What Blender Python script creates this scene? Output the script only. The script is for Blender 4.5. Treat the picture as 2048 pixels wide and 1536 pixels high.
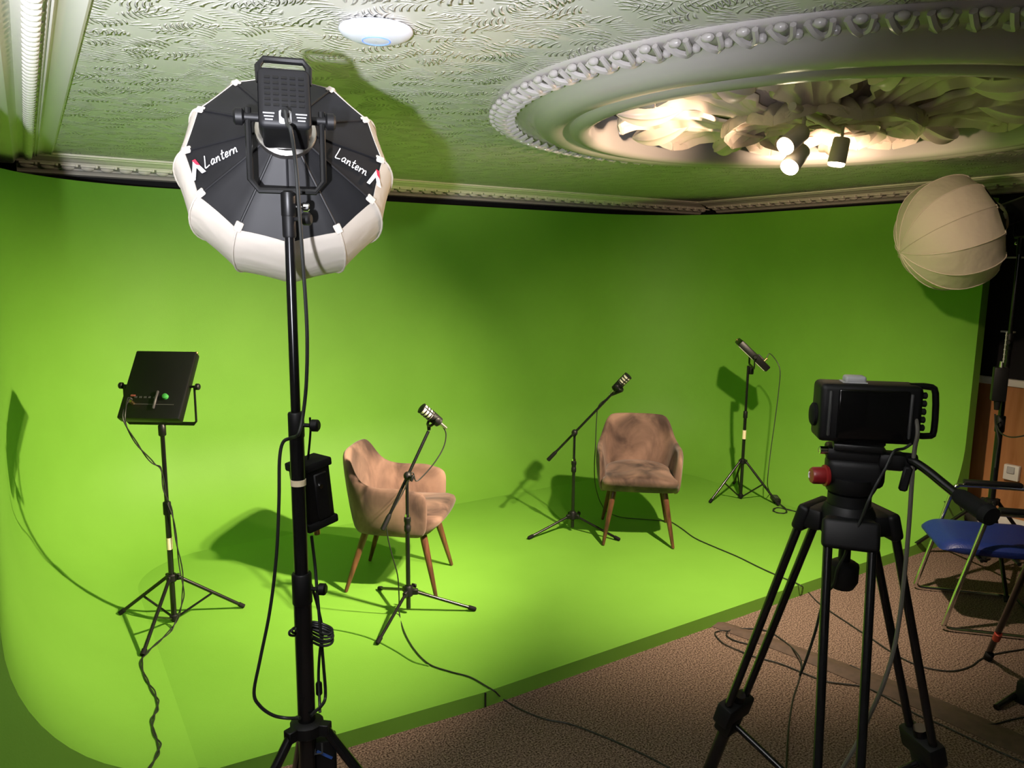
import bpy, bmesh, math, random
from mathutils import Vector, Matrix, noise
random.seed(7)
S = bpy.context.scene
COL = S.collection
PI = math.pi
for ob in list(bpy.data.objects):
    bpy.data.objects.remove(ob)

# ------------------------------------------------------------------ camera, world, light, exposure
cd = bpy.data.cameras.new('camera'); cd.sensor_width = 36; cd.lens = 36 * 1500 / 2048
cd.clip_start = 0.02; cd.clip_end = 60
cam = bpy.data.objects.new('camera', cd); COL.objects.link(cam)
cam.matrix_world = Matrix(((0.84191906, 0.07587008, -0.53424342, 0.0), (-0.53951557, 0.13626369, -0.83087614, 0.0),
                           (0.00975934, 0.98776310, 0.15565609, 1.87), (0, 0, 0, 1)))
S.camera = cam
w = bpy.data.worlds.new('world'); S.world = w; w.use_nodes = True
w.node_tree.nodes['Background'].inputs[0].default_value = (0.9, 0.85, 0.8, 1)
w.node_tree.nodes['Background'].inputs[1].default_value = 0.0
S.view_settings.view_transform = 'Standard'; S.view_settings.look = 'None'
S.view_settings.gamma = 1; S.view_settings.use_curve_mapping = False
S.view_settings.exposure = 0.20

def spot(name, loc, target, power, color, angle, blend, radius, parent=None):
    d = bpy.data.lights.new(name, 'SPOT'); d.energy = power; d.color = color
    d.spot_size = math.radians(angle); d.spot_blend = blend; d.shadow_soft_size = radius
    o = bpy.data.objects.new(name, d); COL.objects.link(o)
    q = (Vector(target) - Vector(loc)).to_track_quat('-Z', 'Y')
    m = Matrix.Translation(loc) @ q.to_matrix().to_4x4()
    if parent is not None:
        o.parent = parent; m = WM[parent.name].inverted() @ m
    o.matrix_basis = m
    return o
WM = {}
# cool daylight-coloured lamp standing behind the photographer on the left, aimed up at the ceiling
spot('cool_room_light', (-0.60, -0.40, 1.62), (-0.08, 1.10, 2.95), 1450, (0.90, 0.91, 1.0), 84, 1.0, 0.04)
KEY = (1.0, 0.80, 0.58)

# ------------------------------------------------------------------ materials
def nodes(m):
    return m.node_tree.nodes, m.node_tree.links
def mat(name, col, rough=0.5, metal=0.0, spec=0.5, emit=None, estr=0.0, coat=0.0, sheen=0.0):
    m = bpy.data.materials.new(name); m.use_nodes = True
    b = m.node_tree.nodes['Principled BSDF']
    b.inputs['Base Color'].default_value = (*col, 1); b.inputs['Roughness'].default_value = rough
    b.inputs['Metallic'].default_value = metal; b.inputs['Specular IOR Level'].default_value = spec
    b.inputs['Coat Weight'].default_value = coat
    if sheen: b.inputs['Sheen Weight'].default_value = sheen
    if emit:
        b.inputs['Emission Color'].default_value = (*emit, 1); b.inputs['Emission Strength'].default_value = estr
    return m
def mottle(m, c1, c2, scale, detail=4, stretch=(1, 1, 1), bump=0.0, bscale=None, lo=0.35, hi=0.65, dist=0.0):
    n, l = nodes(m); b = n['Principled BSDF']
    tc = n.new('ShaderNodeTexCoord'); mp = n.new('ShaderNodeMapping'); mp.inputs['Scale'].default_value = stretch
    l.new(tc.outputs['Object'], mp.inputs['Vector'])
    t = n.new('ShaderNodeTexNoise'); t.inputs['Scale'].default_value = scale; t.inputs['Detail'].default_value = detail
    t.inputs['Distortion'].default_value = dist
    l.new(mp.outputs['Vector'], t.inputs['Vector'])
    r = n.new('ShaderNodeValToRGB'); r.color_ramp.elements[0].position = lo; r.color_ramp.elements[1].position = hi
    r.color_ramp.elements[0].color = (*c1, 1); r.color_ramp.elements[1].color = (*c2, 1)
    l.new(t.outputs['Fac'], r.inputs['Fac']); l.new(r.outputs['Color'], b.inputs['Base Color'])
    if bump:
        t2 = n.new('ShaderNodeTexNoise'); t2.inputs['Scale'].default_value = bscale or scale; t2.inputs['Detail'].default_value = 3
        l.new(mp.outputs['Vector'], t2.inputs['Vector'])
        bp = n.new('ShaderNodeBump'); bp.inputs['Strength'].default_value = bump; bp.inputs['Distance'].default_value = 0.01
        l.new(t2.outputs['Fac'], bp.inputs['Height']); l.new(bp.outputs['Normal'], b.inputs['Normal'])
    return m
M = {}
M['green'] = mottle(mat('chroma_green_paint', (0.23, 0.55, 0.05), 0.62, spec=0.3), (0.143, 0.338, 0.034), (0.151, 0.353, 0.037), 3, bump=0.05, bscale=180)
M['carpet'] = mottle(mat('brown_fleck_carpet', (0.2, 0.14, 0.11), 0.95, spec=0.1), (0.035, 0.020, 0.014), (0.34, 0.24, 0.19), 140, 6, bump=0.7, bscale=140, lo=0.36, hi=0.70)
M['plaster'] = mat('painted_plaster', (0.60, 0.58, 0.52), 0.42)
M['rose'] = mat('glossy_painted_moulding', (0.46, 0.43, 0.41), 0.26)
M['leaf'] = mottle(mat('painted_plaster_leaf', (0.66, 0.56, 0.48), 0.32), (0.62, 0.53, 0.45), (0.70, 0.60, 0.52), 8)
M['recess'] = mat('shaded_recess_plaster', (0.10, 0.08, 0.06), 0.7)  # shade in the gaps behind the leaves, put into the dome's colour
M['cornice'] = mottle(mat('painted_cornice', (0.85, 0.80, 0.68), 0.5), (0.83, 0.78, 0.66), (0.87, 0.82, 0.70), 20, bump=0.1)
M['darkwall'] = mat('dark_wall_paint', (0.012, 0.012, 0.014), 0.8, spec=0.2)
M['roomwall'] = mat('dim_wall_paint', (0.10, 0.09, 0.08), 0.8)
M['white'] = mat('white_gloss_paint', (0.75, 0.73, 0.70), 0.4)
M['black'] = mat('black_powder_coat', (0.005, 0.005, 0.005), 0.4, spec=0.35)
M['blackgloss'] = mat('black_gloss_tube', (0.006, 0.006, 0.0065), 0.22)
M['blackplastic'] = mat('black_plastic', (0.005, 0.005, 0.0055), 0.5, spec=0.3)
M['rubber'] = mat('black_rubber', (0.006, 0.006, 0.006), 0.75, spec=0.2)
M['cable'] = mat('black_cable_sheath', (0.012, 0.013, 0.012), 0.5)
M['greycable'] = mat('grey_cable_sheath', (0.085, 0.078, 0.062), 0.5)
M['chrome'] = mat('chrome', (0.80, 0.80, 0.78), 0.14, metal=1)
M['steel'] = mat('brushed_steel', (0.62, 0.60, 0.56), 0.32, metal=1)
M['grille'] = mat('silver_grille', (0.78, 0.72, 0.66), 0.40, metal=0.6)
M['blackcloth'] = mottle(mat('black_nylon', (0.006, 0.006, 0.007), 0.55, spec=0.35), (0.0045, 0.0045, 0.0055), (0.008, 0.008, 0.0095), 9, bump=0.15, bscale=6)
def cloth_white():
    m = mat('white_diffusion_cloth', (0.68, 0.62, 0.54), 0.8)
    n, l = nodes(m); b = n['Principled BSDF']; out = n['Material Output']
    tr = n.new('ShaderNodeBsdfTranslucent'); tr.inputs['Color'].default_value = (0.80, 0.74, 0.66, 1)
    mx = n.new('ShaderNodeMixShader'); mx.inputs[0].default_value = 0.15
    l.new(b.outputs[0], mx.inputs[1]); l.new(tr.outputs[0], mx.inputs[2]); l.new(mx.outputs[0], out.inputs['Surface'])
    t = n.new('ShaderNodeTexNoise'); t.inputs['Scale'].default_value = 9; tc = n.new('ShaderNodeTexCoord')
    mp = n.new('ShaderNodeMapping'); mp.inputs['Scale'].default_value = (0.4, 1.6, 1.6)
    l.new(tc.outputs['Object'], mp.inputs['Vector']); l.new(mp.outputs['Vector'], t.inputs['Vector'])
    bp = n.new('ShaderNodeBump'); bp.inputs['Strength'].default_value = 0.35; bp.inputs['Distance'].default_value = 0.02
    l.new(t.outputs['Fac'], bp.inputs['Height']); l.new(bp.outputs['Normal'], b.inputs['Normal'])
    return m
M['diffuser'] = cloth_white()
M['velvet'] = mottle(mat('taupe_velvet', (0.20, 0.12, 0.09), 0.7, spec=0.15, sheen=0.12), (0.040, 0.024, 0.019), (0.22, 0.135, 0.100), 5.5, 4, stretch=(1, 1, 0.6), bump=0.4, bscale=6, lo=0.34, hi=0.66, dist=0.6)
M['walnut'] = mottle(mat('walnut_leg', (0.15, 0.06, 0.03), 0.32), (0.055, 0.022, 0.012), (0.135, 0.052, 0.026), 9, 4, stretch=(6, 6, 0.6))
M['oak'] = mottle(mat('orange_wood_veneer', (0.42, 0.19, 0.07), 0.45), (0.33, 0.135, 0.045), (0.46, 0.215, 0.085), 3, 5, stretch=(1, 5, 0.6), dist=0.6)
M['blue'] = mottle(mat('blue_woven_upholstery', (0.006, 0.018, 0.13), 0.45), (0.005, 0.016, 0.115), (0.008, 0.020, 0.145), 160, 2, bump=0.2)
M['tape'] = mat('cream_tape', (0.78, 0.66, 0.44), 0.6)
M['tapebrown'] = mottle(mat('brown_cable_cover', (0.075, 0.045, 0.032), 0.7), (0.062, 0.038, 0.028), (0.085, 0.052, 0.038), 30, bump=0.2)
M['red'] = mat('red_anodised_knob', (0.24, 0.014, 0.014), 0.35)
M['redtape'] = mat('red_tape', (0.50, 0.05, 0.03), 0.6)
M['redlabel'] = mat('dark_red_label', (0.20, 0.05, 0.035), 0.6)
M['gold'] = mat('brass_connector', (0.75, 0.52, 0.22), 0.3, metal=1)
M['screen'] = mat('unlit_screen_glass', (0.004, 0.004, 0.004), 0.12)
M['greyedge'] = mat('grey_plastic', (0.045, 0.045, 0.045), 0.5)
M['lens'] = mat('spot_lens_glow', (1, 0.9, 0.75), 0.4, emit=(1.0, 0.80, 0.55), estr=14)
M['bulb'] = mat('bulb_rim_glow', (1, 0.9, 0.75), 0.4, emit=(1.0, 0.72, 0.45), estr=6)
M['spotbody'] = mat('cream_spot_body', (0.62, 0.55, 0.48), 0.4)
M['apwhite'] = mat('white_plastic_disc', (0.62, 0.64, 0.72), 0.45)
M['apring'] = mat('blue_status_light', (0.1, 0.2, 0.9), 0.4, emit=(0.12, 0.22, 1.0), estr=0.9)
M['inkwhite'] = mat('white_print', (0.80, 0.80, 0.80), 0.6)
M['inkred'] = mat('red_print', (0.55, 0.02, 0.05), 0.6)
M['greenled'] = mat('green_lamp', (0.05, 0.30, 0.06), 0.4)
M['plug'] = mat('grey_plug', (0.45, 0.45, 0.46), 0.4)
M['bluelabel'] = mat('blue_edge_tape', (0.03, 0.09, 0.35), 0.5)

def ceiling_mat():
    m = mat('embossed_leaf_wallpaper', (0.60, 0.585, 0.53), 0.40)
    n, l = nodes(m); b = n['Principled BSDF']
    tc = n.new('ShaderNodeTexCoord')
    def layer(scale, seedoff, freq):
        mp = n.new('ShaderNodeMapping'); mp.inputs['Location'].default_value = (seedoff, seedoff * 0.7, 0)
        l.new(tc.outputs['Object'], mp.inputs['Vector'])
        ns = n.new('ShaderNodeTexNoise'); ns.inputs['Scale'].default_value = 5
        l.new(mp.outputs['Vector'], ns.inputs['Vector'])
        vo = n.new('ShaderNodeTexVoronoi'); vo.voronoi_dimensions = '2D'; vo.inputs['Scale'].default_value = scale
        l.new(mp.outputs['Vector'], vo.inputs['Vector'])
        sc = n.new('ShaderNodeVectorMath'); sc.operation = 'SUBTRACT'
        l.new(mp.outputs['Vector'], sc.inputs[0]); l.new(vo.outputs['Position'], sc.inputs[1])
        sep = n.new('ShaderNodeSeparateColor'); l.new(vo.outputs['Color'], sep.inputs[0])
        ang = n.new('ShaderNodeMath'); ang.operation = 'MULTIPLY'; ang.inputs[1].default_value = 6.283
        l.new(sep.outputs[0], ang.inputs[0])
        rot = n.new('ShaderNodeVectorRotate'); rot.rotation_type = 'Z_AXIS'
        l.new(sc.outputs[0], rot.inputs['Vector']); l.new(ang.outputs[0], rot.inputs['Angle'])
        sx = n.new('ShaderNodeSeparateXYZ'); l.new(rot.outputs[0], sx.inputs[0])
        # patches of parallel curved barbs, a few per cell, fading at the edge of the patch
        y2 = n.new('ShaderNodeMath'); y2.operation = 'MULTIPLY'; l.new(sx.outputs['Y'], y2.inputs[0]); l.new(sx.outputs['Y'], y2.inputs[1])
        sq = n.new('ShaderNodeMath'); sq.operation = 'MULTIPLY_ADD'; sq.inputs[1].default_value = 9.0
        l.new(y2.outputs[0], sq.inputs[0]); l.new(sx.outputs['X'], sq.inputs[2])
        s2 = n.new('ShaderNodeMath'); s2.operation = 'MULTIPLY_ADD'; s2.inputs[1].default_value = 0.55
        l.new(sx.outputs['Y'], s2.inputs[0]); l.new(sq.outputs[0], s2.inputs[2])
        wob = n.new('ShaderNodeMath'); wob.operation = 'MULTIPLY_ADD'; wob.inputs[1].default_value = 0.02
        l.new(ns.outputs['Fac'], wob.inputs[0]); l.new(s2.outputs[0], wob.inputs[2])
        fr = n.new('ShaderNodeMath'); fr.operation = 'MULTIPLY'; fr.inputs[1].default_value = freq
        l.new(wob.outputs[0], fr.inputs[0])
        si = n.new('ShaderNodeMath'); si.operation = 'SINE'; l.new(fr.outputs[0], si.inputs[0])
        ab = n.new('ShaderNodeMath'); ab.operation = 'ABSOLUTE'; l.new(sx.outputs['Y'], ab.inputs[0])
        e = n.new('ShaderNodeMapRange'); e.inputs['From Min'].default_value = 0.030; e.inputs['From Max'].default_value = 0.016
        l.new(ab.outputs[0], e.inputs['Value'])
        ax_ = n.new('ShaderNodeMath'); ax_.operation = 'ABSOLUTE'; l.new(sx.outputs['X'], ax_.inputs[0])
        e2 = n.new('ShaderNodeMapRange'); e2.inputs['From Min'].default_value = 0.060; e2.inputs['From Max'].default_value = 0.040
        l.new(ax_.outputs[0], e2.inputs['Value'])
        mu = n.new('ShaderNodeMath'); mu.operation = 'MULTIPLY'; l.new(si.outputs[0], mu.inputs[0]); l.new(e.outputs[0], mu.inputs[1])
        mu2 = n.new('ShaderNodeMath'); mu2.operation = 'MULTIPLY'; l.new(mu.outputs[0], mu2.inputs[0]); l.new(e2.outputs[0], mu2.inputs[1])
        mx = n.new('ShaderNodeMath'); mx.operation = 'MAXIMUM'; mx.inputs[1].default_value = 0.0; l.new(mu2.outputs[0], mx.inputs[0])
        return mx
    a = layer(9.0, 0.0, 330); c = layer(7.5, 3.7, 270); a2 = layer(8.0, 7.9, 230)
    ad0 = n.new('ShaderNodeMath'); ad0.operation = 'MAXIMUM'; l.new(a2.outputs[0], ad0.inputs[0]); l.new(a.outputs[0], ad0.inputs[1]); a = ad0
    ad = n.new('ShaderNodeMath'); ad.operation = 'MAXIMUM'; l.new(a.outputs[0], ad.inputs[0]); l.new(c.outputs[0], ad.inputs[1])
    bp = n.new('ShaderNodeBump'); bp.inputs['Strength'].default_value = 1.0; bp.inputs['Distance'].default_value = 0.007
    bp.invert = False
    l.new(ad.outputs[0], bp.inputs['Height']); l.new(bp.outputs['Normal'], b.inputs['Normal'])
    return m
M['ceiling'] = ceiling_mat()

# ------------------------------------------------------------------ mesh helpers
def catmull(pts, n=8, closed=False):
    P = [Vector(p) for p in pts]
    if len(P) < 3: return P
    out = []
    m = len(P)
    rng = range(m) if closed else range(m - 1)
    for i in rng:
        p0 = P[(i - 1) % m] if (closed or i > 0) else P[0] * 2 - P[1]
        p1 = P[i]; p2 = P[(i + 1) % m]
        p3 = P[(i + 2) % m] if (closed or i + 2 < m) else P[-1] * 2 - P[-2]
        for k in range(n):
            t = k / n
            out.append(0.5 * ((2 * p1) + (p2 - p0) * t + (2 * p0 - 5 * p1 + 4 * p2 - p3) * t * t + (3 * p1 - p0 - 3 * p2 + p3) * t ** 3))
    if not closed: out.append(P[-1].copy())
    return out
def frame(z, x=None):
    z = Vector(z).normalized()
    if x is None: x = Vector((0, 0, 1)) if abs(z.z) < 0.95 else Vector((1, 0, 0))
    x = Vector(x); x = (x - z * x.dot(z)).normalized(); y = z.cross(x)
    return Matrix((x, y, z)).transposed()
class MB:
    def __init__(self): self.bm = bmesh.new()
    def quad_ring(self, rings, closed=True, cap=True, loop=False):
        bm = self.bm; R = [[bm.verts.new(p) for p in r] for r in rings]
        n = len(R[0]); rr = range(len(R)) if loop else range(len(R) - 1)
        for i in rr:
            a, b = R[i], R[(i + 1) % len(R)]
            for j in (range(n) if closed else range(n - 1)):
                try: bm.faces.new((a[j], a[(j + 1) % n], b[(j + 1) % n], b[j]))
                except ValueError: pass
        if cap and closed and not loop:
            try: bm.faces.new(R[0][::-1]); bm.faces.new(R[-1])
            except ValueError: pass
        return self
    def tube(self, p0, p1, r0, r1=None, n=12):
        r1 = r0 if r1 is None else r1
        p0 = Vector(p0); p1 = Vector(p1); f = frame(p1 - p0)
        return self.quad_ring([[p + f @ Vector((math.cos(2 * PI * k / n) * r, math.sin(2 * PI * k / n) * r, 0)) for k in range(n)] for p, r in ((p0, r0), (p1, r1))])
    def rings(self, p0, p1, prof, n=16):   # prof: (t along metres, r)
        p0 = Vector(p0); f = frame(Vector(p1) - p0)
        return self.quad_ring([[p0 + f @ Vector((math.cos(2 * PI * k / n) * r, math.sin(2 * PI * k / n) * r, t)) for k in range(n)] for t, r in prof])
    def path(self, pts, r, n=8, smooth=8, closed=False, sx=1.0):
        P = catmull(pts, smooth, closed) if smooth else [Vector(p) for p in pts]
        rings = []; x = None
        m = len(P)
        for i, p in enumerate(P):
            if closed: t = P[(i + 1) % m] - P[(i - 1) % m]
            else: t = P[min(i + 1, m - 1)] - P[max(i - 1, 0)]
            if t.length < 1e-9: t = Vector((0, 0, 1))
            f = frame(t, x); x = f.col[0]
            rings.append([p + f @ Vector((math.cos(2 * PI * k / n) * r * sx, math.sin(2 * PI * k / n) * r, 0)) for k in range(n)])
        return self.quad_ring(rings, loop=closed)
    def box(self, c, s, rot=None, bev=0.0, seg=2, taper=None):
        bm = self.bm; R = rot.to_3x3() if rot is not None else Matrix.Identity(3)
        t = bmesh.new(); bmesh.ops.create_cube(t, size=1)
        for v in t.verts:
            k = 1.0
            if taper and v.co.z > 0: k = taper
            v.co = Vector((v.co.x * s[0] * k, v.co.y * s[1] * k, v.co.z * s[2]))
        if bev: bmesh.ops.bevel(t, geom=list(t.edges), offset=bev, segments=seg, profile=0.5, affect='EDGES')
        c = Vector(c); mp = {}
        for v in t.verts: mp[v] = bm.verts.new(c + R @ v.co)
        for f in t.faces: bm.faces.new([mp[v] for v in f.verts])
        t.free(); return self
    def ball(self, c, r, sc=(1, 1, 1), n=12, rot=None):
        bm = self.bm; t = bmesh.new(); bmesh.ops.create_uvsphere(t, u_segments=n, v_segments=max(6, n // 2 + 2), radius=r)
        R = rot.to_3x3() if rot is not None else Matrix.Identity(3); c = Vector(c); mp = {}
        for v in t.verts: mp[v] = bm.verts.new(c + R @ Vector((v.co.x * sc[0], v.co.y * sc[1], v.co.z * sc[2])))
        for f in t.faces: bm.faces.new([mp[v] for v in f.verts])
        t.free(); return self
    def prism(self, poly, h, rot=None, c=(0, 0, 0)):   # poly in xy, extruded z 0..h
        R = rot.to_3x3() if rot is not None else Matrix.Identity(3); c = Vector(c)
        return self.quad_ring([[c + R @ Vector((p[0], p[1], z)) for p in poly] for z in (0, h)])
    def lathe(self, c, prof, n=48, ax=None):   # prof (r, z), open
        R = frame(ax) if ax is not None else Matrix.Identity(3); c = Vector(c)
        return self.quad_ring([[c + R @ Vector((r * math.cos(2 * PI * k / n), r * math.sin(2 * PI * k / n), z)) for k in range(n)] for r, z in prof], cap=False)
    def build(self, name, m, parent=None, smooth=True, ang=38, local=False, mods=None):
        bm = self.bm
        bmesh.ops.remove_doubles(bm, verts=bm.verts, dist=1e-6)
        bmesh.ops.recalc_face_normals(bm, faces=bm.faces)
        if parent is not None and not local:
            bm.transform(WM[parent.name].inverted())
        for f in bm.faces: f.smooth = smooth
        if smooth:
            for e in bm.edges:
                if len(e.link_faces) == 2 and e.calc_face_angle(0) > math.radians(ang): e.smooth = False
        me = bpy.data.meshes.new(name); bm.to_mesh(me); bm.free()
        o = bpy.data.objects.new(name, me); COL.objects.link(o)
        for mm in (m if isinstance(m, list) else [m]): me.materials.append(mm)
        if parent is not None: o.parent = parent; WM[o.name] = WM[parent.name]
        else: WM[o.name] = Matrix.Identity(4)
        return o
def thing(name, label, cat, loc=(0, 0, 0), rz=0.0, group=None, rot=None):
    o = bpy.data.objects.new(name, None); COL.objects.link(o); o.empty_display_size = 0.1
    m = Matrix.Translation(loc) @ (rot.to_4x4() if rot is not None else Matrix.Rotation(rz, 4, 'Z'))
    o.matrix_basis = m; WM[o.name] = m
    o['label'] = label; o['category'] = cat
    if group: o['group'] = group
    return o
def tag(o, label, cat, group=None):
    o['label'] = label; o['category'] = cat
    if group: o['group'] = group
    return o
def struct(o): o['kind'] = 'structure'; return o
def subsurf(o, lv=2):
    s = o.modifiers.new('subdivision', 'SUBSURF'); s.levels = lv; s.render_levels = lv
    return o
def V(*a): return Vector(a)
def polar(c, ang, r, z): return Vector((c[0] + r * math.cos(math.radians(ang)), c[1] + r * math.sin(math.radians(ang)), z))

# ------------------------------------------------------------------ the room shell
PL = 0.07          # height of the green stage above the carpet
XL, XR, YB = -0.15, 5.34, 5.40
CZ = 2.5
b = MB(); b.box((2.6, 1.5, -0.05), (7.4, 9.0, 0.1)); struct(b.build('floor', M['carpet'], smooth=False))
# ceiling with the round hole of the rose
RC = V(2.83, 2.05, CZ); RH = 1.0
b = MB(); x0, x1, y0, y1 = -0.75, 5.95, -2.6, 5.75
corners = [math.atan2(y - RC.y, x - RC.x) for x, y in ((x0, y0), (x1, y0), (x1, y1), (x0, y1))]
angs = sorted([2 * PI * k / 96 - PI for k in range(96)] + corners)
inner, outer = [], []
for a in angs:
    c, s = math.cos(a), math.sin(a)
    t = min((x1 - RC.x) / c if c > 1e-9 else ((x0 - RC.x) / c if c < -1e-9 else 1e9), (y1 - RC.y) / s if s > 1e-9 else ((y0 - RC.y) / s if s < -1e-9 else 1e9))
    inner.append((RC.x + RH * c, RC.y + RH * s)); outer.append((RC.x + t * c, RC.y + t * s))
b.quad_ring([[V(*p, CZ) for p in inner], [V(*p, CZ) for p in outer], [V(*p, CZ + 0.1) for p in outer], [V(*p, CZ + 0.1) for p in inner]], loop=True)
struct(b.build('ceiling', M['ceiling'], smooth=False))
b = MB(); b.box((2.6, 5.70, 1.25), (6.7, 0.1, 2.7)); struct(b.build('wall_back', M['darkwall'], smooth=False))
b = MB(); b.box((-0.70, 1.5, 1.25), (0.1, 8.4, 2.7)); struct(b.build('wall_left', M['roomwall'], smooth=False))
b = MB(); b.box((2.6, -2.65, 1.25), (6.7, 0.1, 2.7)); struct(b.build('wall_front', M['roomwall'], smooth=False))
b = MB(); b.box((5.90, 1.5, 1.25), (0.1, 8.4, 2.7)); struct(b.build('wall_right', M['darkwall'], smooth=False))
# wainscot, rail and skirting of the right wall
b = MB(); b.box((5.835, 1.5, 0.55), (0.03, 8.2, 1.02)); struct(b.build('trim_1', M['oak'], smooth=False))
b = MB(); b.box((5.825, 1.5, 1.085), (0.05, 8.2, 0.05), bev=0.006); struct(b.build('trim_2', M['white']))
b = MB(); b.box((5.825, 1.5, 0.06), (0.05, 8.2, 0.12), bev=0.006); struct(b.build('baseboard_right', M['white']))

# cornices ---------------------------------------------------------
def cornice(name, p0, p1, inward):
    p0 = V(*p0); p1 = V(*p1); d = (p1 - p0).normalized(); L = (p1 - p0).length; iw = V(*inward)
    prof = [(0.0, 2.5), (0.0, 2.490), (0.018, 2.487), (0.022, 2.482), (0.075, 2.474), (0.082, 2.468), (0.118, 2.464), (0.124, 2.455), (0.215, 2.438),
            (0.222, 2.430), (0.255, 2.424), (0.27, 2.408), (0.30, 2.404), (0.34, 2.404), (0.34, 2.5)]
    b = MB()
    b.quad_ring([[p + iw * (-q[0]) + V(0, 0, q[1]) for q in prof] for p in (p0, p1)])
    n = int(L / 0.105)
    f = frame(V(0, 0, 1), d)
    for k in range(n):
        c = p0 + d * ((k + 0.5) * L / n)
        b.ball(c + iw * (-0.188) + V(0, 0, 2.442), 0.030, (1.25, 0.75, 0.62), 10, f)
        b.box(c + d * 0.045 + iw * (-0.150) + V(0, 0, 2.448), (0.016, 0.055, 0.018), f, 0.004, 1)
        b.box(c + iw * (-0.136) + V(0, 0, 2.450), (0.085, 0.014, 0.016), f, 0.004, 1)
    return struct(b.build(name, M['cornice']))
cornice('trim_3', (0.0, 5.30, 0), (5.85, 5.30, 0), (0, -1, 0))
cornice('trim_4', (5.52, 5.30, 0), (5.52, -2.5, 0), (-1, 0, 0))
# wide left cornice with a rope bead
b = MB()
profL = [(0.185, 2.5), (0.183, 2.492), (0.176, 2.488), (0.165, 2.492), (0.140, 2.494), (0.112, 2.484), (0.104, 2.472), (0.098, 2.478), (0.092, 2.468), (0.086, 2.474),
         (0.080, 2.470), (0.040, 2.458), (0.034, 2.462), (0.015, 2.462), (0.000, 2.448), (-0.012, 2.428), (-0.02, 2.426), (-0.6, 2.426), (-0.6, 2.5)]
b.quad_ring([[V(x, y, z) for x, z in profL] for y in (-2.5, 5.32)])
n = 150
for k in range(n):
    y = -2.5 + 7.8 * (k + 0.5) / n
    b.ball((0.058, y, 2.462), 0.026, (0.95, 0.82, 0.75), 8, Matrix.Rotation(0.5, 3, 'Z'))
    if k % 2: b.ball((0.078, y, 2.474), 0.010, (1, 1, 1), 6)
struct(b.build('trim_5', M['plaster']))

# green cyclorama ---------------------------------------------------
RCOVE, RCOR = 0.64, 1.0
def wall_line():      # plan of the inner face from the left front end round to the right front end, with outward normals
    pts = []
    yl, yr = 2.67, 2.54
    for k in range(9): pts.append((V(XL, yl + (YB - RCOR - yl) * k / 8, 0), V(-1, 0, 0)))
    for k in range(1, 17):
        a = PI - (PI / 2) * k / 16
        pts.append((V(XL + RCOR + RCOR * math.cos(a), YB - RCOR + RCOR * math.sin(a), 0), V(math.cos(a), math.sin(a), 0)))
    for k in range(1, 13): pts.append((V(XL + RCOR + (XR - XL - 2 * RCOR) * k / 12, YB, 0), V(0, 1, 0)))
    for k in range(1, 17):
        a = PI / 2 - (PI / 2) * k / 16
        pts.append((V(XR - RCOR + RCOR * math.cos(a), YB - RCOR + RCOR * math.sin(a), 0), V(math.cos(a), math.sin(a), 0)))
    for k in range(1, 9): pts.append((V(XR, YB - RCOR + (yr - YB + RCOR) * k / 8, 0), V(1, 0, 0)))
    return pts
WLN = wall_line()
A0 = math.radians(9)
def cove(p, nrm):
    out = []
    for k in range(15):
        a = A0 + (PI / 2 - A0) * k / 14
        out.append(p - nrm * RCOVE + nrm * (RCOVE * math.sin(a)) + V(0, 0, PL + RCOVE - RCOVE * math.cos(a)))
    z0 = out[0].z
    for q in out: q.z = PL + (q.z - z0) * (RCOVE / (RCOVE - (z0 - PL)))
    for z in (1.1, 1.5, 1.9, 2.342): out.append(V(p.x, p.y, z))
    out.append(V(p.x, p.y, 2.342) + nrm * 0.09); out.append(V(p.x, p.y, 0.0) + nrm * 0.09); out.append(V(out[0].x, out[0].y, 0.0))
    return out
b = MB(); b.quad_ring([cove(p, nn) for p, nn in WLN])
cyc = struct(b.build('wall_cyclorama', M['green'], ang=30))
# stage floor inside the coves, with a plain front edge
toe = [cove(p, nn)[0] for p, nn in WLN]
poly = [V(t.x, t.y, 0) for t in toe]
front = [V(4.0, 2.54, 0), V(1.51, 2.545, 0), V(0.45, 2.63, 0)]
poly = poly + front
b = MB(); b.quad_ring([[V(p.x, p.y, z) for p in poly] for z in (0.0, PL)])
struct(b.build('floor_stage', M['green'], ang=30))
b = MB(); b.box((1.515, 2.5425, 0.036), (0.006, 0.008, 0.066)); struct(b.build('trim_6', M['cable'], smooth=False))

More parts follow.
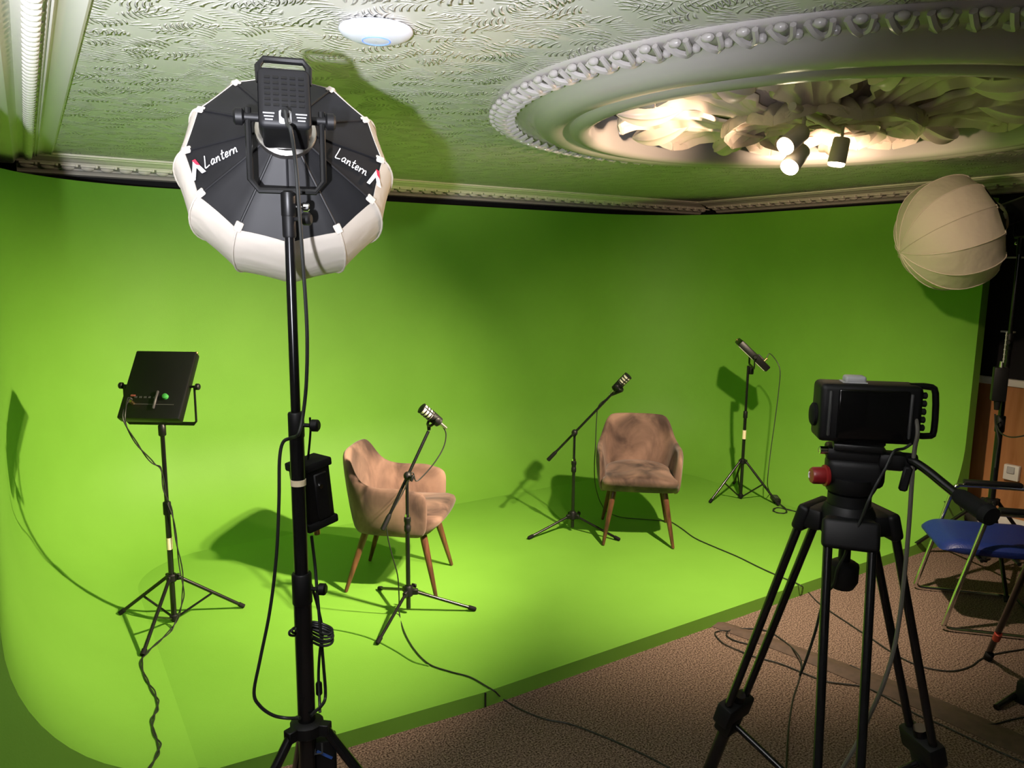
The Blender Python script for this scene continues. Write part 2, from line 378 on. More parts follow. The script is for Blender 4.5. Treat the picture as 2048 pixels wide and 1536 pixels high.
# ------------------------------------------------------------------ ceiling rose
t = thing('ceiling_rose', 'large round plaster ceiling rose with leaf centre and beaded rim above the carpet', 'ceiling rose', RC)
b = MB()
b.lathe((RC.x, RC.y, 0), [(1.375, 2.502), (1.372, 2.492), (1.350, 2.486), (1.275, 2.480), (1.262, 2.486), (1.235, 2.492), (1.215, 2.486), (1.200, 2.470), (1.185, 2.450), (1.155, 2.432),
                          (1.115, 2.424), (1.075, 2.430), (1.050, 2.444), (1.042, 2.446), (1.036, 2.436), (1.015, 2.424), (0.985, 2.420), (0.962, 2.428), (0.950, 2.446), (0.955, 2.52), (0.965, 2.60)], 128)
b.build('ring_moulding', M['rose'], t, ang=60)
b = MB()
NB = 92
for k in range(NB):
    a = 2 * PI * k / NB; er = V(math.cos(a), math.sin(a), 0); et = V(-er.y, er.x, 0)
    c = V(RC.x, RC.y, 0) + er * 1.318
    b.path([c + et * -0.030 + er * 0.045 + V(0, 0, 2.480), c + et * -0.012 + er * 0.018 + V(0, 0, 2.462), c + et * 0.006 + er * -0.010 + V(0, 0, 2.458), c + et * 0.004 + er * -0.045 + V(0, 0, 2.472)], 0.011, 6, 3)
    b.path([c + et * 0.030 + er * 0.045 + V(0, 0, 2.480), c + et * 0.026 + er * 0.010 + V(0, 0, 2.462), c + et * 0.008 + er * -0.012 + V(0, 0, 2.460)], 0.009, 6, 3)
    b.ball(c + et * 0.038 + er * -0.008 + V(0, 0, 2.470), 0.014, (1, 1, 1), 8)
    b.ball(c + er * 0.048 + V(0, 0, 2.476), 0.016, (1, 1.2, 0.8), 8, frame(V(0, 0, 1), er))
b.build('bead_ring', M['rose'], t)
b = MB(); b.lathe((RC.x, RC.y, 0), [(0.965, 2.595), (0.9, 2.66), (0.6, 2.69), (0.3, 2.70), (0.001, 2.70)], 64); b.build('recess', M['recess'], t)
def leaf(ang, r0, r1, wid, z0, zt, lobes, curl, ribs):
    b = MB(); er = V(math.cos(ang), math.sin(ang), 0); et = V(-er.y, er.x, 0)
    NU, NV = 22, 25; rows = []
    for i in range(NU + 1):
        u = i / NU; r = r0 + (r1 - r0) * (u if u < 0.9 else 0.9 + (u - 0.9) * (1 - 1.6 * curl))
        wv = wid * (0.28 + 0.72 * math.sin(PI * min(1, u * 0.62 + 0.05)) ) * (1.0 if u < 0.72 else max(0.05, 1 - ((u - 0.72) / 0.285) ** 2.2))
        wv *= 1 + 0.13 * math.sin(u * PI * 2 * lobes)
        row = []
        for j in range(NV):
            v = -1 + 2 * j / (NV - 1)
            z = z0 + (zt - z0) * u + 0.030 * abs(math.sin(v * ribs)) * min(1, u * 3) + 0.045 * math.sin(PI * min(1, u * 1.05)) * (1 - 0.6 * v * v)
            z -= curl * 0.05 * max(0, u - 0.80) / 0.20
            fan = 1 + 0.25 * u * abs(v)
            row.append(V(RC.x, RC.y, 0) + er * (r - 0.10 * v * v * wv * 2) + et * (v * wv * fan) + V(0, 0, z))
        rows.append(row)
    top = [[p + V(0, 0, 0.012) for p in r] for r in rows]
    # closed sheet: bottom rows then top rows
    b.quad_ring([rows[i] + top[i][::-1] for i in range(NU + 1)])
    return b
NL = 9
for k in range(NL):
    a = 2 * PI * (k + 0.30) / NL
    leaf(a, 0.34, 0.90, 0.165, 2.455, 2.490, 4.5, 0.8, 7).build('acanthus_leaf', M['leaf'], t, ang=60)
    a2 = a + PI / NL
    leaf(a2, 0.30, 0.74, 0.085, 2.50, 2.53, 2.5, 0.3, 5).build('narrow_leaf', M['leaf'], t, ang=60)
    er = V(math.cos(a2), math.sin(a2), 0)
    b = MB(); rr = []
    for i in range(13):
        u = i / 12; rad = 0.062 * math.sin(PI * min(0.98, 0.08 + 0.9 * u)) ** 0.8
        c = V(RC.x, RC.y, 2.53 - 0.045 * u) + er * (0.58 + 0.28 * u); f = frame(er)
        rr.append([c + f @ V(rad * (1 + 0.12 * math.cos(8 * q)) * math.cos(q), rad * (1 + 0.12 * math.cos(8 * q)) * math.sin(q), 0) for q in [2 * PI * s / 32 for s in range(32)]])
    b.quad_ring(rr); b.build('bud', M['leaf'], t, ang=60)
for k in range(8):
    leaf(2 * PI * k / 8 + 0.2, 0.05, 0.44, 0.13, 2.455, 2.43, 2.5, 0.6, 6).build('inner_leaf', M['leaf'], t, ang=60)
b = MB(); b.lathe((RC.x, RC.y, 0), [(0.46, 2.62), (0.38, 2.53), (0.24, 2.490), (0.10, 2.475), (0.001, 2.47)], 48); b.build('centre_boss', M['leaf'], t)

# spotlight fitting under the rose ------------------------------------
SP = [((2.4924, 1.8767, 2.3798), (2.4106, 1.8849, 2.321), (0.50, 4.35, 0.28), 1.42, 72),
      ((2.541, 1.912, 2.3195), (2.4696, 1.9067, 2.2523), (1.55, 5.0, 0.45), 1.1, 68),
      ((2.8849, 1.9818, 2.3939), (2.8776, 1.9924, 2.3063), (3.80, 3.60, 0.05), 0.80, 108)]
t = thing('ceiling_spotlight', 'cream ceiling spotlight fitting with three lit heads hanging from the ceiling rose', 'spotlight', (2.72, 1.97, 2.47))
b = MB(); b.path([(2.40, 1.86, 2.455), (2.70, 1.96, 2.455), (2.97, 2.05, 2.455)], 0.016, 10, 4)
b.tube((2.76, 1.985, 2.455), (2.78, 1.99, 2.53), 0.012); b.build('bar', M['spotbody'], t)
for i, (p, q, tg, pw, cone) in enumerate(SP):
    p = V(*p); q = V(*q); ax = (q - p).normalized(); Lh = 0.105; f0 = q - ax * Lh
    b = MB(); b.rings(f0, q, [(0, 0.012), (0.004, 0.030), (0.012, 0.034), (Lh - 0.004, 0.036), (Lh, 0.034)], 24)
    h = b.build('spot_head', M['spotbody'], t)
    b = MB(); b.tube(f0 + ax * 0.01, V(f0.x, f0.y, 2.455), 0.006); b.build('stem', M['spotbody'], h)
    b = MB(); b.rings(q, q + ax, [(0.0, 0.033), (0.003, 0.034), (0.010, 0.033), (0.014, 0.026), (0.016, 0.010)], 24); b.build('lens', M['lens'], h)
    tgt = V(*tg); lp = q + ax * 0.03
    spot('spot_beam', lp, tgt, 600 * pw, KEY, cone, 1.0, 0.028, h)
    # fill spots added at the heads to warm rose rim, lanterns and left cornice
    for az_, el_, pw_, cn_ in (((174, 0, 72, 54), (108, 12, 62, 50)), ((82, 17, 120, 52),), ((27, -12, 60, 100), (42, 17, 100, 50)))[i]:
        a_, e_ = math.radians(az_), math.radians(el_)
        spot('added_fill_spot', q + ax * 0.03, q + ax * 0.03 + V(math.cos(a_) * math.cos(e_), math.sin(a_) * math.cos(e_), math.sin(e_)), pw_, (1.0, 0.70, 0.48), cn_, 1.0, 0.03, h)

# wireless access point ------------------------------------------------
AP = V(0.8414, 2.0014, CZ)
t = thing('access_point', 'white disc wireless access point with blue ring on the ceiling', 'access point', AP)
b = MB(); b.lathe(AP, [(0.001, 0), (0.085, 0.0), (0.098, -0.006), (0.099, -0.012), (0.090, -0.022), (0.065, -0.032), (0.035, -0.036), (0.001, -0.037)], 48); b.build('shell', M['apwhite'], t)
b = MB(); b.path([AP + V(0.037 * math.cos(2 * PI * k / 24), 0.037 * math.sin(2 * PI * k / 24), -0.0362) for k in range(24)], 0.0016, 6, 2, True); b.build('status_ring', M['apring'], t)

# ------------------------------------------------------------------ builders for the studio gear
def light_stand(base, label, hub_z, top, legs, sections, collars, leg_r, foot_r=0.012, brace=True, tape=None, name='light_stand', foot_z=None, low=0.06, group=None, feet=None):
    t = thing(name, label, 'light stand', base, group=group)
    c = V(*base); g = c.z
    for z0, z1, r in sections:
        b = MB(); b.tube((c.x, c.y, z0), (c.x, c.y, z1), r, n=16); b.build('pole', M['blackgloss'], t)
    for z0, z1, r, ka in collars:
        b = MB(); b.rings((c.x, c.y, z0), (c.x, c.y, z1), [(0, r * 0.9), (0.004, r), (z1 - z0 - 0.004, r), (z1 - z0, r * 0.9)], 16); co = b.build('collar', M['blackplastic'], t)
        if ka is not None:
            e = polar((c.x, c.y), ka, 1, 0) - V(c.x, c.y, 0); zc = (z0 + z1) / 2; p = V(c.x, c.y, zc)
            b = MB(); b.tube(p + e * r * 0.8, p + e * (r + 0.018), 0.005, n=8); b.rings(p + e * (r + 0.016), p + e * (r + 0.05), [(0, 0.010), (0.004, 0.015), (0.018, 0.015), (0.022, 0.010)], 10); b.build('knob', M['blackplastic'], co)
    b = MB(); r0 = sections[0][2]
    b.rings((c.x, c.y, hub_z - 0.02), (c.x, c.y, hub_z + 0.02), [(0, r0 * 1.5), (0.006, r0 * 1.9), (0.034, r0 * 1.9), (0.04, r0 * 1.5)], 16)
    for a in legs: b.box(polar(c, a, r0 * 2.0, hub_z), (r0 * 1.6, r0 * 1.2, 0.032), Matrix.Rotation(math.radians(a), 3, 'Z'), 0.002, 1)
    hub = b.build('hub', M['blackplastic'], t)
    for i, a in enumerate(legs):
        fz = (foot_z[i] if foot_z else g) + 0.008
        p0 = polar(c, a, r0 * 2.2, hub_z); p1 = polar(c, a, leg_r, fz) if feet is None else V(*feet[i]) + V(0, 0, 0.004)
        b = MB(); b.tube(p0, p1, foot_r * 0.75, n=10); lg = b.build('leg', M['blackgloss'], t)
        d = (p1 - p0).normalized()
        b = MB(); b.tube(p1 - d * 0.03, p1, foot_r, n=10); b.build('rubber_foot', M['rubber'], lg)
        if brace:
            m_ = p0.lerp(p1, 0.52); q = polar(c, a, r0 * 1.5, g + low)
            b = MB(); b.tube(m_, q, foot_r * 0.5, n=8); b.build('brace', M['blackgloss'], lg)
            b = MB(); b.ball(m_, foot_r * 0.55, n=8); b.build('rivet', M['steel'], lg)
    if brace:
        b = MB(); b.rings((c.x, c.y, g + low - 0.015), (c.x, c.y, g + low + 0.015), [(0, r0 * 1.2), (0.005, r0 * 1.6), (0.025, r0 * 1.6), (0.03, r0 * 1.2)], 14)
        b.tube((c.x, c.y, g + low - 0.03), (c.x, c.y, hub_z), r0 * 0.8, n=12); b.build('lower_hub', M['blackplastic'], t)
    if tape:
        b = MB(); b.rings((c.x, c.y, tape[0]), (c.x, c.y, tape[1]), [(0, tape[2]), (tape[1] - tape[0], tape[2])], 16); tag_ = b.build('tape_band', M['tape'], t); tag_['label'] = 'cream tape wrapped round the pole'
    return t

def led_panel(top, psi, tilt, w_, h_, label, pole_dir=0.0, lift=0.045):
    """panel on a U bracket; the lamp face looks along azimuth psi, leaning down by tilt"""
    top = V(*top); t = thing('led_panel', label, 'led panel', top)
    n0 = V(math.cos(psi), math.sin(psi), 0); s = V(math.sin(psi), -math.cos(psi), 0)
    bar = top + V(0, 0, 0.012); piv = bar + V(0, 0, h_ / 2 + lift)
    n = (n0 * math.cos(tilt) - V(0, 0, math.sin(tilt))).normalized(); up = s.cross(n)
    R = Matrix((s, n, up)).transposed()
    b = MB(); b.box(piv, (w_, 0.05, h_), R, 0.008, 2)
    body = b.build('housing', M['black'], t)
    b = MB(); b.box(piv + n * 0.026, (w_ * 0.9, 0.004, h_ * 0.9), R); b.build('diffuser_face', M['white'], body)
    b = MB()
    for k in range(5): b.box(piv - n * 0.0255 + s * (-w_ * 0.28 + k * w_ * 0.075) - up * (h_ * 0.20), (w_ * 0.04, 0.004, h_ * 0.025), R)
    b.box(piv - n * 0.0255 - up * (h_ * 0.30), (w_ * 0.72, 0.003, h_ * 0.012), R); b.build('button_row', M['greyedge'], body)
    b = MB(); b.box(piv - n * 0.0265 - s * (w_ * 0.33) - up * (h_ * 0.18), (w_ * 0.07, 0.006, h_ * 0.025), R); o = b.build('power_switch', M['redlabel'], body)
    b = MB(); b.tube(piv - n * 0.025 - s * (w_ * 0.30) - up * (h_ * 0.29), piv - n * 0.055 - s * (w_ * 0.30) - up * (h_ * 0.29), 0.009); b.build('power_socket', M['gold'], body)
    b = MB(); b.rings(piv - n * 0.025 + s * (w_ * 0.20) - up * (h_ * 0.19), piv - n * 0.05 + s * (w_ * 0.20) - up * (h_ * 0.19), [(0, 0.014), (0.014, 0.013), (0.016, 0.010)], 14); b.build('dial', M['greenled'], body)
    b = MB(); b.box(piv - n * 0.032 + s * (w_ * 0.06) - up * (h_ * 0.24), (w_ * 0.035, 0.012, h_ * 0.26), R, 0.003, 1); b.build('battery_latch', M['greyedge'], body)
    b = MB(); b.tube(piv + s * (w_ * 0.47) + up * (h_ * 0.48), piv + s * (w_ * 0.47) + up * (h_ * 0.52), 0.008); b.build('corner_stud', M['gold'], body)
    hw = w_ / 2 + 0.022
    b = MB(); b.path([piv + s * hw, bar + s * hw + V(0, 0, 0.012), bar + s * (hw - 0.012), bar - s * (hw - 0.012), bar - s * hw + V(0, 0, 0.012), piv - s * hw], 0.009, 8, 0, sx=0.6); b.build('bracket', M['black'], t)
    for k in (-1, 1):
        b = MB(); b.tube(piv + s * k * (w_ / 2 - 0.002), piv + s * k * (hw + 0.008), 0.006, n=8); b.rings(piv + s * k * (hw + 0.006), piv + s * k * (hw + 0.04), [(0, 0.012), (0.003, 0.016), (0.016, 0.016), (0.02, 0.012)], 12); b.build('tilt_knob', M['blackplastic'], t)
    b = MB(); b.rings(top - V(0, 0, 0.05), top + V(0, 0, 0.01), [(0, 0.015), (0.004, 0.018), (0.05, 0.018), (0.058, 0.013)], 14); b.build('spigot', M['black'], t)
    return t, piv, R

# left light stand and panel -----------------------------------------
B1 = (0.500, 3.925, PL)
light_stand(B1, 'black light stand with cream tape on its pole at the left of the green stage', 0.305, None, [-7, 119, 238], [(0.10, 0.66, 0.0135), (0.62, 1.06, 0.0105)], [(0.635, 0.70, 0.019, None)], 0.345, tape=(0.455, 0.515, 0.0150), low=0.025, feet=[(0.8353, 3.8951, 0.0759), (0.2696, 4.0714, 0.1075), (0.3151, 3.589, 0.0924)])
P1, piv1, R1 = led_panel((B1[0], B1[1], 1.085), math.radians(55), math.radians(36), 0.30, 0.365, 'square black led panel seen from behind on the stand at the left of the stage', lift=0.0)
# right light stand and panel
B2 = (4.615, 3.825, PL)
light_stand(B2, 'thin black light stand with cream tape beside the right curve of the green wall', 0.375, None, [171, 291, 51], [(0.10, 0.75, 0.0125), (0.72, 1.13, 0.010)], [(0.72, 0.775, 0.0165, None)], 0.30, tape=(0.555, 0.625, 0.0140), low=0.025, foot_z=[PL, PL, PL + 0.03])
P2, piv2, R2 = led_panel((B2[0] + 0.02, B2[1] - 0.015, 1.115), math.radians(137), math.radians(47), 0.25, 0.29, 'small black led panel seen edge on atop the stand near the right wall', lift=-0.055)

# ------------------------------------------------------------------ velvet armchairs
def armchair(loc, rz, label):
    t = thing('armchair', label, 'armchair', loc, rz, 'taupe velvet armchairs on the green stage')
    half = [(0.200, 0.270), (0.10, 0.286), (0.0, 0.288), (-0.10, 0.280), (-0.180, 0.258), (-0.232, 0.212), (-0.258, 0.12), (-0.264, 0.0)]
    hz = [0.600, 0.620, 0.620, 0.624, 0.662, 0.772, 0.788, 0.789]
    P = [V(x, y, z) for (x, y), z in zip(half, hz)]; P = P + [V(p.x, -p.y, p.z) for p in P[-2::-1]]
    P = catmull(P, 3)
    zb = 0.335; rings = []
    for p in P:
        q = V(p.x, p.y, 0); nrm = V(p.x * 0.9 + 0.06 * (1 if p.x > 0 else 1), p.y, 0)
        front = max(0, min(1, (p.x - 0.02) / 0.18))
        k = 0.86 + 0.06 * front
        lean = V(-0.030 * max(0, (p.z - 0.62) / 0.16), 0, 0)
        ins = V(q.x, q.y, 0); d = (V(q.x + 0.0, q.y, 0)).normalized() if q.length > 0 else V(-1, 0, 0)
        th = 0.046
        ht = p.z
        def at(s, z, off): return V(q.x * s, q.y * s, z) - d * off + lean * ((z - zb) / (ht - zb)) ** 1.5
        ring = [at(k, zb, 0.0), at(k + 0.05, zb + 0.06, -0.004), at(0.965, zb + 0.55 * (ht - zb), -0.006), at(1.0, ht - 0.035, 0.0), at(1.0, ht - 0.006, 0.010), at(1.0, ht, 0.024),
                at(1.0, ht - 0.008, th - 0.006), at(0.995, ht - 0.04, th), at(0.955, zb + 0.55 * (ht - zb), th + 0.002), at(k + 0.02, zb + 0.07, th + 0.004), at(k, zb, th)]
        rings.append(ring)
    def shrink(r, dx, s):
        c = sum(r, V(0, 0, 0)) / len(r)
        return [c + (p - c) * s + V(dx, 0, 0) for p in r]
    rings = [shrink(rings[0], 0.028, 0.35), shrink(rings[0], 0.024, 0.80)] + rings + [shrink(rings[-1], 0.024, 0.80), shrink(rings[-1], 0.028, 0.35)]
    b = MB(); b.quad_ring(rings); sh = b.build('shell', M['velvet'], t, local=True, ang=180); subsurf(sh, 1)
    # seat: thick rounded cushion running out past the arms
    out = [(0.300, 0.0), (0.296, 0.12), (0.285, 0.205), (0.255, 0.245), (0.20, 0.238), (0.10, 0.228), (-0.05, 0.222), (-0.15, 0.195), (-0.20, 0.12), (-0.21, 0.0)]
    out = [V(x, y, 0) for x, y in out]; out = out + [V(p.x, -p.y, 0) for p in out[-2:0:-1]]
    out = catmull(out, 2, True)
    b = MB()
    lv = [(0.80, 0.338), (0.94, 0.342), (0.985, 0.360), (1.0, 0.400), (1.0, 0.430), (0.975, 0.452), (0.90, 0.463), (0.6, 0.470), (0.2, 0.472)]
    b.quad_ring([[V((0.03 + (p.x - 0.03) * s) * (1 - (0.30 if p.x > 0.12 else 0.30 * max(0, p.x) / 0.12) * max(0, (0.428 - z) / 0.09)), p.y * s, z + (0.010 * math.cos(p.y * 9) if z > 0.44 else 0) + (0.012 * (p.x > 0.2) if z < 0.35 else 0)) for p in out] for s, z in lv])
    st = b.build('seat', M['velvet'], t, local=True, ang=80)
    for sx, sy in ((1, 1), (1, -1), (-1, 1), (-1, -1)):
        p0 = V(0.17 if sx > 0 else -0.15, sy * 0.165, 0.345); p1 = V(sx * 0.255, sy * 0.225, 0.004)
        b = MB(); L = (p1 - p0).length
        b.rings(p0, p1, [(0, 0.020), (0.05, 0.0205), (L * 0.5, 0.0165), (L - 0.006, 0.0105), (L, 0.009)], 14); b.build('leg', M['walnut'], t, local=True)
    return t
armchair((1.700, 3.815, PL), math.radians(-39), 'taupe velvet armchair nearer the camera, turned to the right behind a microphone stand')
armchair((3.375, 3.665, PL), math.radians(231), 'taupe velvet armchair facing the camera near the right of the green stage')

# ------------------------------------------------------------------ microphones and boom stands
def mic_stand(base, angs, hub_z, clutch_z, boom_a, boom_b, label, boom_r=0.008, slide=None):
    t = thing('microphone_stand', label, 'microphone stand', base)
    c = V(*base); g = c.z
    b = MB(); b.rings((c.x, c.y, hub_z - 0.03), (c.x, c.y, hub_z + 0.03), [(0, 0.016), (0.006, 0.024), (0.05, 0.024), (0.06, 0.017)], 14)
    for a in angs: b.box(polar(c, a, 0.03, hub_z - 0.005), (0.04, 0.02, 0.03), Matrix.Rotation(math.radians(a), 3, 'Z'), 0.003, 1)
    hub = b.build('hub', M['blackplastic'], t)
    b = MB(); e = polar((0, 0), angs[1] + 55, 1, 0); p = V(c.x, c.y, hub_z + 0.01)
    b.tube(p, p + e * 0.04, 0.005, n=8); b.box(p + e * 0.05, (0.012, 0.03, 0.022), Matrix.Rotation(math.atan2(e.y, e.x), 3, 'Z'), 0.004, 1); b.build('lock_knob', M['blackplastic'], hub)
    for a in angs:
        p0 = polar(c, a, 0.035, hub_z - 0.005); p1 = polar(c, a, 0.345, g + 0.012); d = (p1 - p0).normalized()
        b = MB(); b.tube(p0, p1, 0.0085, n=10); lg = b.build('leg', M['blackgloss'], t)
        b = MB(); b.rings(p1 - d * 0.035, p1 + d * 0.008, [(0, 0.010), (0.004, 0.012), (0.037, 0.012), (0.043, 0.008)], 10); b.build('rubber_foot', M['rubber'], lg)
    zm = hub_z + (clutch_z - hub_z) * 0.60
    b = MB(); b.tube((c.x, c.y, g + 0.03), (c.x, c.y, zm), 0.0115, n=14); b.build('lower_tube', M['blackgloss'], t)
    b = MB(); b.tube((c.x, c.y, zm - 0.05), (c.x, c.y, clutch_z), 0.0085, n=12); b.build('upper_tube', M['blackgloss'], t)
    b = MB(); b.rings((c.x, c.y, zm - 0.05), (c.x, c.y, zm + 0.03), [(0, 0.014), (0.006, 0.017), (0.03, 0.0175), (0.034, 0.015), (0.05, 0.015), (0.055, 0.018), (0.075, 0.018), (0.08, 0.012)], 14); b.build('height_clutch', M['blackplastic'], t)
    b = MB(); b.rings((c.x, c.y, zm + 0.03), (c.x, c.y, zm + 0.045), [(0, 0.0135), (0.015, 0.0125)], 14); b.build('chrome_ring', M['chrome'], t)
    A = V(*boom_a); Bq = V(*boom_b); d = (Bq - A).normalized()
    cp = V(c.x, c.y, clutch_z); q = A + d * ((cp - A).dot(d))
    b = MB(); b.ball(q, 0.021, (1, 1, 1.1), 12); b.tube(cp - V(0, 0, 0.03), q, 0.012, n=12); side = d.cross(V(0, 0, 1)).normalized()
    b.tube(q, q + side * 0.04, 0.006, n=8); b.build('swivel', M['blackplastic'], t)
    b = MB(); b.box(q + side * 0.048, (0.034, 0.014, 0.016), frame(side.cross(d), d), 0.004, 1); b.build('wing_nut', M['blackplastic'], t)
    b = MB(); b.tube(A, Bq, boom_r, n=12); bo = b.build('boom', M['blackgloss'], t)
    b = MB(); b.rings(A - d * 0.012, A + d * 0.075, [(0, 0.010), (0.004, 0.014), (0.07, 0.0125), (0.087, 0.009)], 12); b.build('counterweight', M['blackplastic'], bo)
    return t, q, d
def microphone(back, tip, joint, label, up):
    back = V(*back); tip = V(*tip); ax = (tip - back).normalized(); L = (tip - back).length; joint = V(*joint)
    t = thing('microphone', label, 'microphone', joint)
    b = MB(); b.rings(back, tip, [(0, 0.018), (0.006, 0.026), (L * 0.48, 0.028), (L * 0.5, 0.025)], 20); b.build('body', M['black'], t)
    b = MB(); b.rings(back + ax * L * 0.48, tip, [(0, 0.025), (L * 0.5, 0.026), (L * 0.52, 0.020)], 20); gr = b.build('grille', M['grille'], t); gr['label'] = 'silver mesh grille'
    b = MB()
    for k in (0.52, 0.66, 0.80, 0.95): b.rings(back + ax * L * k, tip, [(0, 0.0265), (0.001, 0.0285), (0.006, 0.0285), (0.007, 0.0265)], 20)
    f = frame(ax)
    for k in range(4):
        e = f @ V(math.cos(k * PI / 2 + 0.5), math.sin(k * PI / 2 + 0.5), 0)
        b.tube(back + ax * L * 0.5 + e * 0.0265, tip + e * 0.0265 - ax * 0.004, 0.003, n=6)
    b.build('grille_bands', M['blackplastic'], gr)
    c = back + ax * L * 0.30; s = ax.cross(V(*up)).normalized(); low = (joint - c); low = (low - ax * low.dot(ax))
    e = low.normalized()
    b = MB(); b.path([c + s * 0.036, c + s * 0.036 + e * 0.028, c + s * 0.018 + e * 0.044, c - s * 0.018 + e * 0.044, c - s * 0.036 + e * 0.028, c - s * 0.036], 0.007, 8, 3); b.build('yoke', M['black'], t)
    for k in (-1, 1):
        b = MB(); b.rings(c + s * k * 0.030, c + s * k * 0.06, [(0, 0.008), (0.008, 0.008), (0.009, 0.013), (0.024, 0.013), (0.026, 0.010)], 12); b.build('tension_knob', M['blackplastic'], t)
    b = MB(); b.tube(c + e * 0.044, joint, 0.010, 0.009, 12); b.build('adapter', M['black'], t)
    b = MB(); b.tube(back, back - ax * 0.045, 0.010, 0.007, 12); b.build('plug', M['steel'], t)
    return t
MS1 = (1.548, 3.385, PL)
d1 = 3.722
t1, q1, dd1 = mic_stand(MS1, [220, 333, 93], 0.195, 0.815, (1.3897, 3.321, 0.5856), (1.6471, 3.3355, 1.0435), 'black microphone boom stand in front of the nearer armchair')
microphone((1.7034, 3.3183, 1.0819), (1.6079, 3.3324, 1.1657), (1.6494, 3.3343, 1.0487), 'black and silver microphone on the boom by the nearer armchair', (0, 0, 1))
MS2 = (3.03, 3.927, PL)
t2, q2, dd2 = mic_stand(MS2, [176.3, 296.3, 56.3], 0.185, 0.775, (2.8887, 4.0197, 0.5789), (3.1838, 3.7247, 1.0518), 'black microphone boom stand beside the armchair facing the camera')
microphone((3.1883, 3.7209, 1.072), (3.2433, 3.6463, 1.1738), (3.1742, 3.7329, 1.0381), 'black and silver microphone raised above the left side of the armchair facing the camera', (0, 0, 1))

